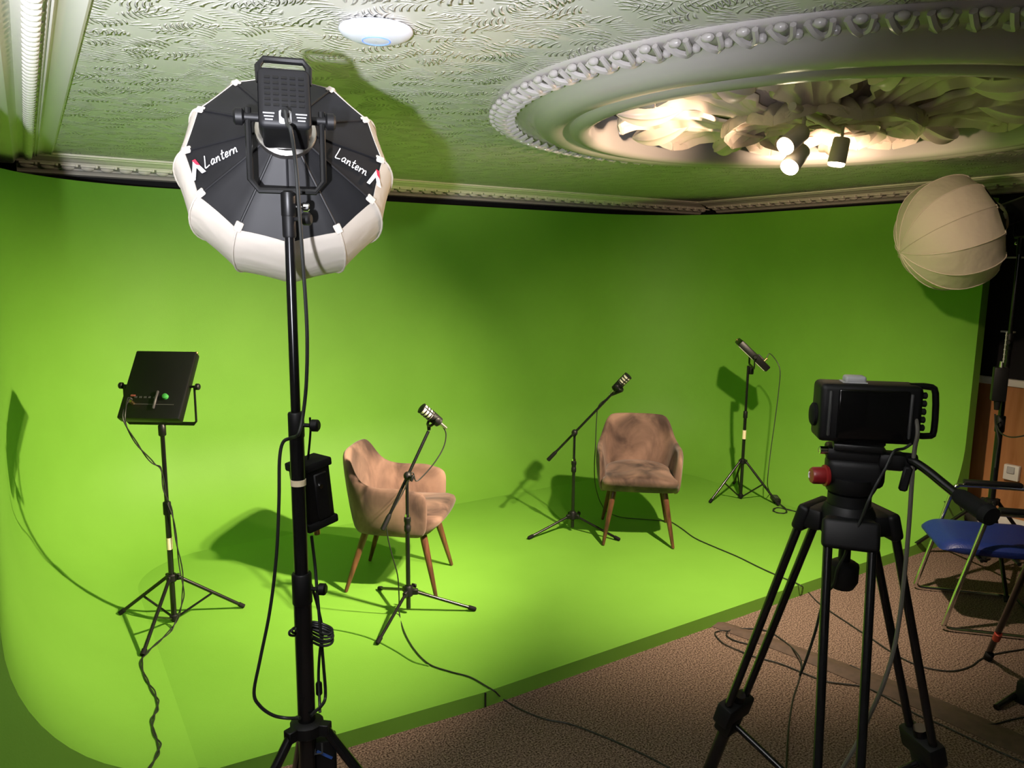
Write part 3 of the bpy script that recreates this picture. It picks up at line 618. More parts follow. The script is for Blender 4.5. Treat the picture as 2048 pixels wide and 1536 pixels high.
# ------------------------------------------------------------------ lantern softboxes
def lantern(c, axis, R, label, stand_label_cat, upv=(0, 0, 1), text=False, rotoff=0.0, hl=0.155):
    """studio lamp with a lantern softbox; axis points out of the front of the lamp"""
    c = V(*c); ax = V(*axis).normalized()
    side = ax.cross(V(*upv)).normalized(); up = side.cross(ax)
    Rm = Matrix((side, ax, up)).transposed()         # local x = side, y = axis, z = up
    t = thing('studio_lamp', label, 'studio lamp', c, rot=Rm)
    k = R / 0.315
    N = 12
    def pt(s, r, a): return V(r * k * math.cos(a), s * k, r * k * math.sin(a))
    def ringat(s, r, sag=0.0, sub=4):
        out = []
        for i in range(N):
            a0 = rotoff + 2 * PI * i / N; a1 = rotoff + 2 * PI * (i + 1) / N
            p0 = pt(s, r, a0); p1 = pt(s, r, a1)
            for j in range(sub):
                f = j / sub; p = p0.lerp(p1, f); bul = 1 + sag * math.sin(PI * f)
                out.append(V(p.x * bul, p.y, p.z * bul))
        return out
    # black skirt (closed shell of small thickness)
    b = MB(); pr = [(-0.245, 0.075), (-0.215, 0.125), (-0.175, 0.200), (-0.135, 0.272), (-0.128, 0.272), (-0.168, 0.196), (-0.21, 0.12), (-0.24, 0.07)]
    b.quad_ring([ringat(s, r, -0.004) for s, r in pr], loop=True); sk = b.build('skirt', M['blackcloth'], t, local=True, ang=20)
    # rod channels of the skirt
    b = MB()
    for i in range(N):
        a = rotoff + 2 * PI * i / N
        b.path([pt(-0.2455, 0.078, a), pt(-0.216, 0.127, a), pt(-0.136, 0.273, a)], 0.0035 * k, 6, 0)
    b.build('rod_channels', M['blackcloth'], sk, local=True)
    # white diffuser
    b = MB(); pr = [(-0.128, 0.268), (-0.136, 0.275), (-0.115, 0.290), (-0.07, 0.307), (-0.015, 0.314), (0.05, 0.309), (0.11, 0.289), (0.165, 0.250), (0.21, 0.196), (0.245, 0.130), (0.266, 0.066), (0.274, 0.012)]
    b.quad_ring([ringat(s, r, -0.012 if r > 0.2 else -0.006) for s, r in pr], cap=True); df = b.build('diffuser', M['diffuser'], t, local=True, ang=24)
    b = MB()
    for i in range(N):
        a = rotoff + 2 * PI * i / N
        b.path([pt(s, r + 0.0015, a) for s, r in pr[1:]], 0.0028 * k, 6, 2)
    b.build('seams', M['diffuser'], df, local=True)
    b = MB()
    for i in range(N):
        a = rotoff + 2 * PI * i / N; p = pt(-0.138, 0.272, a)
        tg = (pt(-0.2, 0.16, a) - pt(-0.136, 0.272, a)).normalized(); e = V(-math.sin(a), 0, math.cos(a))
        b = MB(); b.box(p + tg * 0.006 * k, (0.022 * k, 0.005, 0.028 * k), frame(tg, e).to_4x4() , 0.002, 1); b.build('corner_tab', M['diffuser'], df, local=True)
    
    # speed ring and lamp head
    y0 = -0.245 * k
    b = MB(); b.rings((0, y0 + 0.004, 0), (0, y0 - 1, 0), [(0, 0.078 * k), (0.012, 0.082 * k), (0.020, 0.080 * k), (0.028, 0.066 * k)], 32); b.build('speed_ring', M['steel'], t, local=True)
    b = MB(); b.rings((0, y0 - 0.02, 0), (0, y0 - 1, 0), [(0, 0.060), (0.03, 0.058), (0.045, 0.052), (0.06, 0.048)], 24); b.box((0, y0 - 0.025 - hl / 2, 0), (0.100, hl, 0.125), None, 0.012, 3)
    hd = b.build('lamp_head', M['black'], t, local=True)
    b = MB(); yb = y0 - 0.02 - hl
    b.box((0, yb - 0.008, 0.005), (0.112, 0.022, 0.150), None, 0.014, 3); b.build('rear_grille', M['blackcloth'], hd, local=True)
    b = MB()
    for i in range(5):
        for j in range(6): b.box((-0.036 + i * 0.018, yb - 0.0195, -0.02 + j * 0.014), (0.012, 0.003, 0.006))
    b.build('vent_slots', M['black'], hd, local=True)
    b = MB(); b.path([(-0.052, yb + 0.0, 0.050), (-0.054, yb - 0.006, 0.088), (-0.042, yb - 0.008, 0.104), (0.042, yb - 0.008, 0.104), (0.054, yb - 0.006, 0.088), (0.052, yb + 0.0, 0.050)], 0.008, 8, 0); b.build('carry_handle', M['black'], hd, local=True)
    b = MB(); b.box((0, yb - 0.0205, -0.050), (0.026, 0.006, 0.034), None, 0.003, 1); sck = b.build('power_socket', M['plug'], hd, local=True)
    b = MB(); b.tube((0, yb - 0.022, -0.047), (0, yb - 0.045, -0.052), 0.0095, 0.008, 10); b.build('plug', M['rubber'], sck, local=True)
    for s in (-1, 1):
        b = MB()
        for j in range(3): b.box((s * 0.034, yb - 0.0205, -0.042 - j * 0.008), (0.024 - 0.004 * j, 0.002, 0.002))
        b.build('printed_panel', M['plug'], hd, local=True)
    # yoke: U bracket turned about the side axis so that it hangs straight down
    hz = y0 - 0.025 - hl * 0.48
    dn = Rm.transposed() @ V(0, 0, -1); dn.x = 0; dn.normalize()
    pv = V(0, hz, -0.01)
    b = MB(); w2 = 0.080
    b.path([pv + V(w2, 0, 0) - dn * 0.02, pv + V(w2, 0, 0) + dn * 0.135, pv + V(w2 - 0.018, 0, 0) + dn * 0.158, pv + V(-w2 + 0.018, 0, 0) + dn * 0.158, pv + V(-w2, 0, 0) + dn * 0.135, pv + V(-w2, 0, 0) - dn * 0.02], 0.0075, 8, 0); b.build('yoke', M['black'], t, local=True)
    for s in (-1, 1):
        b = MB(); b.tube(pv + V(s * 0.045, 0, 0), pv + V(s * (w2 + 0.012), 0, 0), 0.010, n=12); b.rings(pv + V(s * (w2 + 0.008), 0, 0), pv + V(s * 1, 0, 0), [(0, 0.013), (0.004, 0.019), (0.018, 0.019), (0.023, 0.013)], 14); b.build('tilt_knob', M['blackplastic'], t, local=True)
    foot = pv + dn * 0.158
    b = MB(); b.rings(foot, foot + dn, [(0, 0.012), (0.004, 0.017), (0.055, 0.017), (0.06, 0.014)], 14); sp = b.build('spigot_clamp', M['black'], t, local=True)
    b = MB(); p = foot + dn * 0.035; b.tube(p, p + V(0.035, 0, 0), 0.004, n=8); b.rings(p + V(0.03, 0, 0), p + V(1, 0, 0), [(0, 0.008), (0.003, 0.011), (0.014, 0.011), (0.017, 0.008)], 10); b.build('clamp_knob', M['chrome'], sp, local=True)
    if text:
        glyph = {  # handwriting strokes, x right, y up, unit = x height 1
            'L': ([[(0.15, 2.3), (0.12, 1.2), (0.05, 0.1), (0.3, -0.02), (1.0, 0.22)]], 1.15),
            'a': ([[(0.75, 0.85), (0.4, 1.0), (0.08, 0.5), (0.25, 0.02), (0.62, 0.3), (0.78, 0.9), (0.72, 0.2), (0.95, 0.05)]], 1.0),
            'n': ([[(0.05, 0.95), (0.08, 0.0), (0.2, 0.65), (0.5, 0.98), (0.66, 0.6), (0.66, 0.1), (0.88, 0.1)]], 0.95),
            't': ([[(0.32, 1.75), (0.25, 0.3), (0.4, 0.0), (0.62, 0.18)], [(0.0, 1.1), (0.65, 1.2)]], 0.72),
            'e': ([[(0.08, 0.45), (0.6, 0.6), (0.55, 0.95), (0.25, 0.95), (0.06, 0.45), (0.25, 0.02), (0.72, 0.22)]], 0.82),
            'r': ([[(0.08, 0.95), (0.1, 0.0), (0.2, 0.6), (0.5, 0.98), (0.68, 0.85)]], 0.72)}
        def facet(i, fr, word_dir, flip):
            a = rotoff + 2 * PI * (i + 0.5) / N; cs = math.cos(PI / N)
            inn = pt(-0.245, 0.075 * cs, a); mid = pt(-0.216, 0.126 * cs, a); ou = pt(-0.136, 0.272 * cs, a)
            er = (ou - mid).normalized(); et = V(-math.sin(a), 0, math.cos(a)); nn = er.cross(et)
            if nn.y > 0: nn = -nn
            xd = er if word_dir > 0 else -er
            yd = xd.cross(nn) if xd.cross(nn).dot(V(0, 0, 1)) > 0 else -xd.cross(nn)
            org = mid.lerp(ou, fr) + nn * 0.0035
            return org, xd, yd, nn
        for (i, fr, wd, fr2) in text:
            org, xd, yd, nn = facet(i, fr, wd, False)
            b = MB(); sc = 0.0128; x = 0.0
            for ch in 'Lantern':
                st, adv = glyph[ch]
                for s_ in st:
                    b.path([org + xd * ((x + px + 0.18 * py) * sc) + yd * ((py - 0.6) * sc) for px, py in s_], 0.0012, 6, 4)
                x += adv * 1.14
            o = b.build('lettering', M['inkwhite'], sk, local=True)
            org, xd, yd, nn = facet(i, fr2, wd, False)
            f = Matrix((xd, yd, nn)).transposed()
            b = MB(); z_ = -0.001
            b.prism([(-0.019, -0.024), (-0.010, -0.024), (0.004, 0.010), (0.001, 0.022), (-0.002, 0.022)], 0.0016, f, org)
            b.prism([(0.011, -0.016), (0.022, -0.016), (0.006, 0.016), (0.001, 0.006)], 0.0016, f, org); b.build('emblem', M['inkwhite'], sk, local=True, smooth=False)
            b = MB(); b.prism([(-0.003, 0.024), (0.006, 0.024), (0.013, 0.004), (0.004, 0.010)], 0.0016, f, org + nn * 0.0008); b.build('emblem_tip', M['inkred'], sk, local=True, smooth=False)
    return t, Rm, k
def lamp_point(c, Rm, p): return V(*c) + Rm @ V(*p)

LC1 = (0.5926, 2.0146, 2.0829)
az1 = math.atan2(LC1[1], LC1[0]); el1 = math.radians(-25)
AX1 = (math.cos(az1) * math.cos(el1), math.sin(az1) * math.cos(el1), math.sin(el1))
L1, LR1, LK1 = lantern(LC1, AX1, 0.270, 'studio lamp with black and white lantern softbox on the tall stand, seen from behind', 'studio lamp', text=[(6, 0.72, -1, 0.88), (11, 0.10, 1, 0.93)], rotoff=math.radians(0), hl=0.095)
F1 = lamp_point(LC1, LR1, (0, -0.245 * LK1 - 0.025 - 0.095 * 0.48, -0.01)) + V(0, 0, -0.158)
B3 = (F1.x, F1.y, 0.0)
t = light_stand(B3, 'tall heavy black light stand carrying the lantern lamp at the left of the foreground', 0.695, None, [200, 318, 80], [(0.30, 1.10, 0.0222), (1.08, 1.51, 0.0176), (1.48, F1.z - 0.01, 0.0115)],
                [(1.03, 1.112, 0.0245, -38), (1.455, 1.518, 0.0192, -38), (F1.z - 0.105, F1.z - 0.02, 0.0155, -38)], 0.60, foot_r=0.017, low=0.22, tape=(1.337, 1.352, 0.0186))
DP = math.hypot(B3[0], B3[1])
# mains adapter hanging on the stand
AD = V(*(0.5732, 1.8324, 1.2922))
t = thing('power_adapter', 'black power adapter with capped ends hanging on the tall foreground light stand', 'power adapter', AD, math.radians(20))
RA = Matrix.Rotation(math.radians(-6), 3, 'Y')
b = MB(); b.box((0, 0, 0), (0.082, 0.062, 0.165), RA, 0.006, 2); hb = b.build('housing', M['black'], t, local=True)
for s in (-1, 1):
    b = MB(); b.box(RA @ V(0, 0, s * 0.078), (0.094, 0.072, 0.022), RA, 0.005, 2); b.build('end_cap', M['rubber'], t, local=True)
b = MB(); b.box(RA @ V(0.006, -0.033, -0.005), (0.040, 0.006, 0.125), RA, 0.003, 1); b.build('mounting_plate', M['blackplastic'], hb, local=True)
b = MB(); b.rings(RA @ V(0.0, -0.036, 0.025), RA @ V(0.0, -0.05, 0.025), [(0, 0.007), (0.006, 0.006)], 12); b.build('screw', M['chrome'], hb, local=True)
b = MB(); b.tube(RA @ V(0, 0, -0.088), RA @ V(0, 0, -0.115), 0.010, 0.0085, 12); b.build('socket', M['gold'], t, local=True)
b = MB(); b.path([RA @ V(0, 0, 0.088), V(-0.008, -0.012, 0.16), (-0.014, -0.02, 0.20)], 0.003, 6, 4); b.build('hanging_strap', M['rubber'], t, local=True)
# control box strapped low on the stand
CB = V(*(0.5537, 1.7757, 0.5933))
t = thing('control_box', 'black control box hanging at the foot of the tall foreground light stand', 'control box', CB, math.radians(-18))
b = MB(); b.box((0, 0, -0.03), (0.085, 0.05, 0.17), None, 0.006, 2); cbx = b.build('housing', M['blackplastic'], t, local=True)
b = MB(); b.box((0.012, -0.0265, 0.02), (0.045, 0.004, 0.006), Matrix.Rotation(0.6, 3, 'Y')); b.build('blue_edge', M['bluelabel'], cbx, local=True)
b = MB(); b.path([(-0.012, -0.024, 0.052), (-0.012, -0.034, 0.03), (0.006, -0.034, 0.03), (0.006, -0.024, 0.052)], 0.003, 6, 0); b.build('belt_clip', M['greyedge'], cbx, local=True)
b = MB(); b.path([(-0.03, 0, 0.054), (-0.015, 0.0, 0.085), (0.015, 0.0, 0.085), (0.03, 0, 0.054)], 0.004, 6, 4); b.build('hanging_loop', M['rubber'], t, local=True)

def cable(pts, r, label, m='cable', strands=1, name='cable', cat='cable', sm=6, twist=0.006):
    b = MB()
    if strands == 1: b.path(pts, r, 8, sm)
    else:
        P = catmull(pts, 6)
        for s in range(strands):
            Q = [p + V(math.cos(i * 0.55 + s * PI), math.sin(i * 0.55 + s * PI), 0) * twist * (0.4 + 0.6 * abs(math.sin(i * 0.21))) for i, p in enumerate(P)]
            b.path(Q, r, 7, 0)
    return tag(b.build(name, M[m]), label, cat)

# ------------------------------------------------------------------ cables round the tall stand
plug1 = lamp_point(LC1, LR1, (0, -0.245 * LK1 - 0.02 - 0.095 - 0.045, -0.052))
cable([plug1, plug1 + V(0.0, -0.012, -0.03)] + [V(*p) for p in [(0.4957, 1.647, 2.1477), (0.5162, 1.6878, 2.0785), (0.523, 1.6962, 1.9773), (0.5275, 1.6948, 1.8561), (0.5307, 1.6938, 1.7205), (0.5261, 1.6952, 1.6051), (0.5161, 1.6983, 1.5232), (0.5008, 1.6872, 1.482)]] +
      [V(*p) for p in [(0.4929, 1.7208, 1.4668), (0.4779, 1.7354, 1.4548), (0.4689, 1.7379, 1.4131), (0.4643, 1.7391, 1.3158), (0.4539, 1.7418, 1.18), (0.4344, 1.7468, 1.0428), (0.4072, 1.7533, 0.9178), (0.3905, 1.7571, 0.8357), (0.4025, 1.7544, 0.7974), (0.4298, 1.7479, 0.7677), (0.4603, 1.7401, 0.7535), (0.4857, 1.7073, 0.763)]], 0.0042, 'black lamp cable running down and looping left of the tall stand', name='lamp_cable')
cable([(0.5627, 1.8148, 1.1834), (0.5687, 1.8129, 1.1049), (0.5655, 1.7929, 1.0453), (0.5639, 1.7725, 0.959), (0.5691, 1.7708, 0.8483), (0.5716, 1.77, 0.7641), (0.5565, 1.7538, 0.7495), (0.5311, 1.7408, 0.7442), (0.5209, 1.7334, 0.742)], 0.0042, 'black adapter lead hanging right of the tall stand', name='adapter_cable')
cable([(0.5386, 1.7803, 1.0964), (0.5594, 1.7844, 1.023), (0.5724, 1.7803, 0.9369), (0.565, 1.7826, 0.8855), (0.5595, 1.7843, 0.8167), (0.5539, 1.7651, 0.7583), (0.5482, 1.746, 0.7356)], 0.0038, 'black signal lead with a ferrite lump right of the tall stand', name='signal_cable')
fp = (0.5596, 1.7843, 0.7788)
b = MB(); b.rings(V(*fp) + V(0, 0, 0.018), V(*fp) - V(0, 0, 1), [(0, 0.006), (0.004, 0.0085), (0.032, 0.0085), (0.036, 0.006)], 12); tag(b.build('ferrite_choke', M['blackplastic']), 'small black ferrite lump on the lead right of the tall stand', 'ferrite choke')
b = MB()
for k in range(5):
    o = V(0.004 * (k - 2), 0.003 * math.sin(k * 2.1), 0.0045 * (k - 2)); w_ = 1 - 0.07 * k
    pts_ = [V(*p) for p in [(0.4924, 1.7625, 0.9768), (0.5199, 1.7963, 0.963), (0.5551, 1.7857, 0.9556), (0.5812, 1.7669, 0.9458), (0.5933, 1.7417, 0.94), (0.585, 1.734, 0.9294), (0.5644, 1.7461, 0.9256), (0.5483, 1.7878, 0.925), (0.5239, 1.7951, 0.9407), (0.4932, 1.7623, 0.966)]]
    cc = sum(pts_, V(0, 0, 0)) / len(pts_)
    b.path([cc + (p - cc) * w_ + o for p in pts_], 0.0033, 7, 4, True)
tag(b.build('coiled_cable', M['cable']), 'small coil of black cable tied round the tall foreground stand', 'cable')

# floor and microphone cables ---------------------------------------
def soc(piv, R, wd, hd_):
    n, s, u = R.col[1], R.col[0], R.col[2]
    return piv - n * 0.055 - s * (wd * 0.30) - u * (hd_ * 0.29)
s1 = soc(piv1, R1, 0.275, 0.345)
n1 = R1.col[1]
cable([s1, s1 - n1 * 0.03 + V(0, 0, -0.01)] + [V(*p) for p in [(0.3264, 3.786, 1.1606), (0.3732, 3.8319, 1.0353), (0.4423, 3.8748, 0.9196), (0.4808, 3.9005, 0.8759), (0.4916, 3.8991, 0.756), (0.5183, 3.8957, 0.6375), (0.53, 3.8941, 0.4804), (0.5444, 3.882, 0.2711), (0.5263, 3.8643, 0.1628)]] +
      [V(*p) for p in [(0.4784, 3.839, 0.077), (0.4019, 3.727, 0.077), (0.3457, 3.6381, 0.0855), (0.3049, 3.5355, 0.0963), (0.2999, 3.4071, 0.0981), (0.3129, 3.2778, 0.0942), (0.3219, 3.1731, 0.0915), (0.3093, 3.0914, 0.0952), (0.2833, 3.0135, 0.1035), (0.2767, 2.9204, 0.1057), (0.2836, 2.8318, 0.1032), (0.2611, 2.7478, 0.1115), (0.2257, 2.6656, 0.1267)]], 0.0030, 'twisted black cable of the left led panel trailing down the stage floor', strands=2, name='panel_cable')
s2 = soc(piv2, R2, 0.24, 0.27)
cable([s2, s2 - R2.col[1] * 0.04 + V(0, 0, 0.0)] + [V(*p) for p in [(4.6813, 3.591, 1.1397), (4.6848, 3.5865, 0.9889), (4.6609, 3.5847, 0.7432), (4.6269, 3.5797, 0.4974), (4.5986, 3.5673, 0.2708)]] + [V(*p) for p in [(4.848, 3.7308, 0.1095)]], 0.0032, 'black cable hanging straight down from the right led panel', name='panel_cable')
BR = V(*(4.8077, 3.6447, 0.086)); br1 = V(*(4.6745, 3.4809, 0.086))
t = thing('power_brick', 'black power brick lying on the stage beside the right light stand', 'power brick', BR)
dv = (br1 - BR).normalized()
b = MB(); b.box(BR, (0.13, 0.055, 0.034), frame(V(0, 0, 1), dv), 0.006, 2); b.build('housing', M['blackplastic'], t)
b = MB(); b.box(BR + V(0, 0, 0.0175), (0.075, 0.035, 0.002), frame(V(0, 0, 1), dv)); b.build('rating_plate', M['greyedge'], t)
cable([BR + dv * 0.065] + [V(*p) for p in [(4.6867, 3.4536, 0.076), (4.6112, 3.4045, 0.076), (4.5693, 3.443, 0.076), (4.592, 3.4968, 0.076), (4.6744, 3.5162, 0.076), (4.7028, 3.4302, 0.076), (4.724, 3.3367, 0.076), (4.7645, 3.2595, 0.076), (4.8063, 3.1438, 0.076), (4.9125, 3.0545, 0.076), (5.0909, 3.0111, 0.076), (5.3404, 3.0066, 0.076), (5.427, 2.9411, 0.076), (5.5915, 2.9381, 0.076)]] +
      [V(*p) for p in [(5.6362, 2.8963, 0.1), (5.6339, 2.8389, 0.14)]] + [V(*p) for p in [(5.1423, 2.53, 0.3186), (5.1004, 2.45, 0.358), (5.7893, 2.6829, 0.006)]], 0.0032, 'twisted black mains cable from the power brick to the right end of the stage', strands=2, name='mains_cable', twist=0.005)
mp1 = (1.7169, 3.3226, 1.0693)
cable([mp1] + [V(*p) for p in [(1.744, 3.3311, 1.0179), (1.7324, 3.3371, 0.9473), (1.6844, 3.3392, 0.8768), (1.6252, 3.3462, 0.8152), (1.58, 3.3457, 0.7906), (1.5581, 3.3449, 0.8383), (1.512, 3.355, 0.7387), (1.4183, 3.3306, 0.6187), (1.4149, 3.332, 0.5411), (1.4378, 3.3331, 0.4315), (1.4695, 3.3411, 0.3157), (1.4871, 3.3661, 0.1942)]] +
      [V(*p) for p in [(1.501, 3.3947, 0.075), (1.4439, 3.214, 0.075), (1.41, 3.0271, 0.075), (1.4099, 2.8683, 0.075), (1.4611, 2.7615, 0.075), (1.5148, 2.675, 0.075), (1.5382, 2.5762, 0.075)]] + [V(*p) for p in [(1.5535, 2.5265, 0.07)]] + [V(*p) for p in [(1.608, 2.5483, 0.006), (1.6301, 2.4469, 0.006), (1.6795, 2.3323, 0.006), (1.7473, 2.2497, 0.006), (1.8058, 2.127, 0.006), (1.8533, 2.0004, 0.006), (1.8862, 1.8947, 0.006), (1.9057, 1.808, 0.006)]], 0.0033, 'black microphone cable curling from the nearer boom stand over the stage edge', name='microphone_cable')
cable([(1.0447, 3.5081, 0.075), (1.1218, 3.4484, 0.075), (1.1956, 3.3666, 0.075), (1.2606, 3.267, 0.075), (1.3018, 3.1664, 0.075), (1.3341, 3.0465, 0.075), (1.3592, 2.9303, 0.075), (1.4041, 2.8566, 0.075)], 0.0026, 'thin green-tinted cable lying on the stage behind the tall stand', name='floor_cable', m='green')
cable([V(*p) for p in [(3.1499, 3.7534, 1.0103), (3.1259, 3.7994, 0.9582), (3.1241, 3.8138, 0.8612), (3.1225, 3.8151, 0.6904), (3.1198, 3.8173, 0.5696), (3.1253, 3.8128, 0.431), (3.2031, 3.8653, 0.2991), (3.3381, 3.9871, 0.1885)]] +
      [V(*p) for p in [(3.4964, 4.128, 0.0759), (3.4966, 3.9704, 0.076), (3.5922, 3.8625, 0.0758), (3.6934, 3.7635, 0.0759), (3.7403, 3.711, 0.0758), (3.7094, 3.5721, 0.0759), (3.6482, 3.382, 0.0759), (3.6385, 3.1974, 0.0758), (3.6363, 3.01, 0.0757), (3.6148, 2.8185, 0.0759), (3.6072, 2.6674, 0.0758), (3.6105, 2.5662, 0.0757)]] + [V(*p) for p in [(3.6086, 2.5208, 0.072)]] + [V(*p) for p in [(3.7155, 2.5636, 0.006), (3.6222, 2.4043, 0.006), (3.5557, 2.2051, 0.006), (3.5002, 2.0271, 0.006), (3.4564, 1.8939, 0.006), (3.4382, 1.7827, 0.006), (3.4612, 1.6992, 0.006), (3.5298, 1.6308, 0.006), (3.6433, 1.608, 0.006), (3.7624, 1.6156, 0.006), (3.8727, 1.6034, 0.006), (4.0506, 1.5512, 0.006)]], 0.0033, 'long black microphone cable from the far boom stand across stage and carpet', name='microphone_cable')
# cable strip and the loose loops on the carpet
L_ = [(2.8998, 2.5462, 0.004), (2.955, 2.3364, 0.004), (3.0024, 2.1326, 0.004), (3.0344, 1.9354, 0.004), (3.0602, 1.7511, 0.004), (3.0877, 1.5828, 0.004), (3.1025, 1.4211, 0.004), (3.1126, 1.2697, 0.004), (3.1288, 1.1325, 0.004)]
R_ = [(2.9885, 2.5645, 0.004), (3.0589, 2.3588, 0.004), (3.1117, 2.1567, 0.004), (3.1609, 1.9687, 0.004), (3.2068, 1.7932, 0.004), (3.2376, 1.6224, 0.004), (3.2546, 1.4576, 0.004), (3.2666, 1.3031, 0.004), (3.2786, 1.178, 0.004)]
b = MB(); rr = []
for p, q in zip(L_, R_):
    p = V(*p); q = V(*q); m_ = p.lerp(q, 0.5) + V(0, 0, 0.012); p.z = q.z = 0.0
    rr.append([p, p + V(0, 0, 0.003), p.lerp(m_, 0.6), m_, q.lerp(m_, 0.6), q + V(0, 0, 0.003), q])
b.quad_ring(rr); tag(b.build('cable_cover', M['tapebrown']), 'long brown cable cover strip lying across the carpet behind the camera tripod', 'cable cover')
cable([(2.8179, 2.2986, 0.006), (2.8106, 2.3848, 0.006), (2.8479, 2.4714, 0.006), (2.8904, 2.483, 0.006)] + [(2.9205, 2.4371, 0.018)]  , 0.003, 'short black cable end curling from the left end of the brown strip', name='loose_cable')
cable([(2.82, 2.2973, 0.006), (2.8346, 2.2205, 0.006), (2.8906, 2.1042, 0.006), (2.9131, 1.996, 0.006), (2.9384, 1.895, 0.006), (2.9941, 1.8312, 0.006), (3.049, 1.7684, 0.006), (3.0556, 1.6891, 0.006), (3.0472, 1.6042, 0.006), (3.0411, 1.5134, 0.006), (3.0563, 1.438, 0.006), (3.0608, 1.3404, 0.006), (3.0685, 1.2309, 0.006), (3.0857, 1.1144, 0.006)], 0.0034, 'black cable running along the near side of the brown strip on the carpet', name='loose_cable')
cable([(2.9215, 2.2929, 0.006), (2.8825, 2.3705, 0.006), (2.8904, 2.4329, 0.006), (2.9524, 2.4577, 0.006), (3.0506, 2.4166, 0.006), (3.1067, 2.3501, 0.006), (3.0934, 2.2468, 0.006)] + [(3.0303, 2.1261, 0.02), (2.9642, 2.0403, 0.02)] + [(2.8406, 1.9613, 0.008), (2.7167, 1.8949, 0.008), (2.6085, 1.8286, 0.008), (2.4507, 1.7233, 0.008), (2.2513, 1.5799, 0.008)], 0.0034, 'black cable looping over the left end of the brown strip towards the viewer', name='loose_cable')
cable([(3.1651, 1.9189, 0.006), (3.1652, 1.8047, 0.006), (3.1733, 1.7011, 0.006), (3.1484, 1.5952, 0.006), (3.1884, 1.5079, 0.006), (3.2045, 1.4121, 0.006), (3.2117, 1.3456, 0.006), (3.2527, 1.3162, 0.006), (3.3371, 1.2966, 0.006), (3.4412, 1.2654, 0.006)], 0.0034, 'black cable running along the far side of the brown strip on the carpet', name='loose_cable')

# ------------------------------------------------------------------ video tripod, fluid head and camera
TC = V(*(1.5231, 0.9593, 1.3559)); TC.z = 0
t = thing('video_tripod', 'black twin-tube video tripod with fluid head in the right foreground', 'tripod', TC)
ZT = 1.318
b = MB()
b.lathe((TC.x, TC.y, 0), [(0.001, ZT - 0.045), (0.050, ZT - 0.045), (0.058, ZT - 0.035), (0.058, ZT + 0.01), (0.048, ZT + 0.03), (0.001, ZT + 0.03)], 32)
TA = [98, 338, 218]
for a in TA: b.box(polar(TC, a, 0.062, ZT - 0.012), (0.05, 0.105, 0.05), Matrix.Rotation(math.radians(a), 3, 'Z'), 0.010, 2)
b.build('bowl', M['blackplastic'], t)
RF = 0.47
for i, a in enumerate(TA):
    e = polar((0, 0), a, 1, 0); s = V(-e.y, e.x, 0); c = V(TC.x, TC.y, 0)
    top = c + e * 0.085 + V(0, 0, ZT - 0.015); foot = c + e * RF + V(0, 0, 0.0)
    d = (foot - top).normalized(); Lg = (foot - top).length; kk = 0.44 * Lg; mid = top + d * kk
    lb = MB(); lb.tube(mid - d * 0.04, foot - d * 0.03, 0.017, n=14); lg = lb.build('leg', M['blackgloss'], t)
    for q in (-1, 1):
        b = MB(); b.tube(top + s * q * 0.044 + d * 0.02, mid + s * q * 0.040, 0.0098, n=12); b.build('leg_tube', M['blackgloss'], lg)
    f = frame(d, s)
    b = MB(); b.box(top + d * 0.0, (0.116, 0.030, 0.065), f, 0.010, 3); b.box(top - e * 0.025 + V(0, 0, 0.006), (0.07, 0.06, 0.045), frame(V(0, 0, 1), s), 0.010, 2); b.build('shoulder', M['blackplastic'], lg)
    b = MB(); b.box(mid + d * 0.01, (0.115, 0.045, 0.060), f, 0.008, 2); b.box(mid + d * 0.055, (0.055, 0.048, 0.06), f, 0.008, 2); cl = b.build('clamp', M['blackplastic'], lg)
    b = MB(); b.box(mid + d * 0.012 + e * 0.0235, (0.05, 0.004, 0.036), f, 0.0015, 1); o = b.build('clamp_lever', M['redlabel'], cl); o['label'] = 'dark red clamp plate'
    b = MB(); b.rings(foot - d * 0.05, foot, [(0, 0.018), (0.01, 0.022), (0.045, 0.024), (0.05, 0.016)], 14); b.build('rubber_foot', M['rubber'], lg)
    b = MB(); p0 = mid - e * 0.015 + d * 0.055; p1 = c + e * 0.02 + V(0, 0, mid.z - 0.14); b.tube(p0, p1, 0.0085, n=10); b.build('spreader_arm', M['blackgloss'], t)
    b = MB(); b.tube(p0 - s * 0.016, p0 + s * 0.016, 0.006, n=10); b.build('pivot_pin', M['chrome'], lg)
    if i == 0: zs = mid.z - 0.14
b = MB(); b.prism([(0.045 * math.cos(2 * PI * k / 6), 0.045 * math.sin(2 * PI * k / 6)) for k in range(6)], 0.03, None, (TC.x, TC.y, zs - 0.015)); b.tube((TC.x, TC.y, zs - 0.05), (TC.x, TC.y, zs), 0.018); h = b.build('spreader_hub', M['blackplastic'], t)
b = MB()
for a in (190, 225): b.ball(polar(TC, a, 0.048, zs + 0.003), 0.007, n=8)
b.build('hub_screws', M['chrome'], h)
b = MB(); b.tube((TC.x, TC.y, ZT - 0.14), (TC.x, TC.y, ZT - 0.04), 0.013); b.rings((TC.x, TC.y, ZT - 0.105), (TC.x, TC.y, ZT - 1), [(0, 0.022), (0.008, 0.034), (0.045, 0.034), (0.065, 0.024)], 10); b.build('levelling_knob', M['blackplastic'], t)
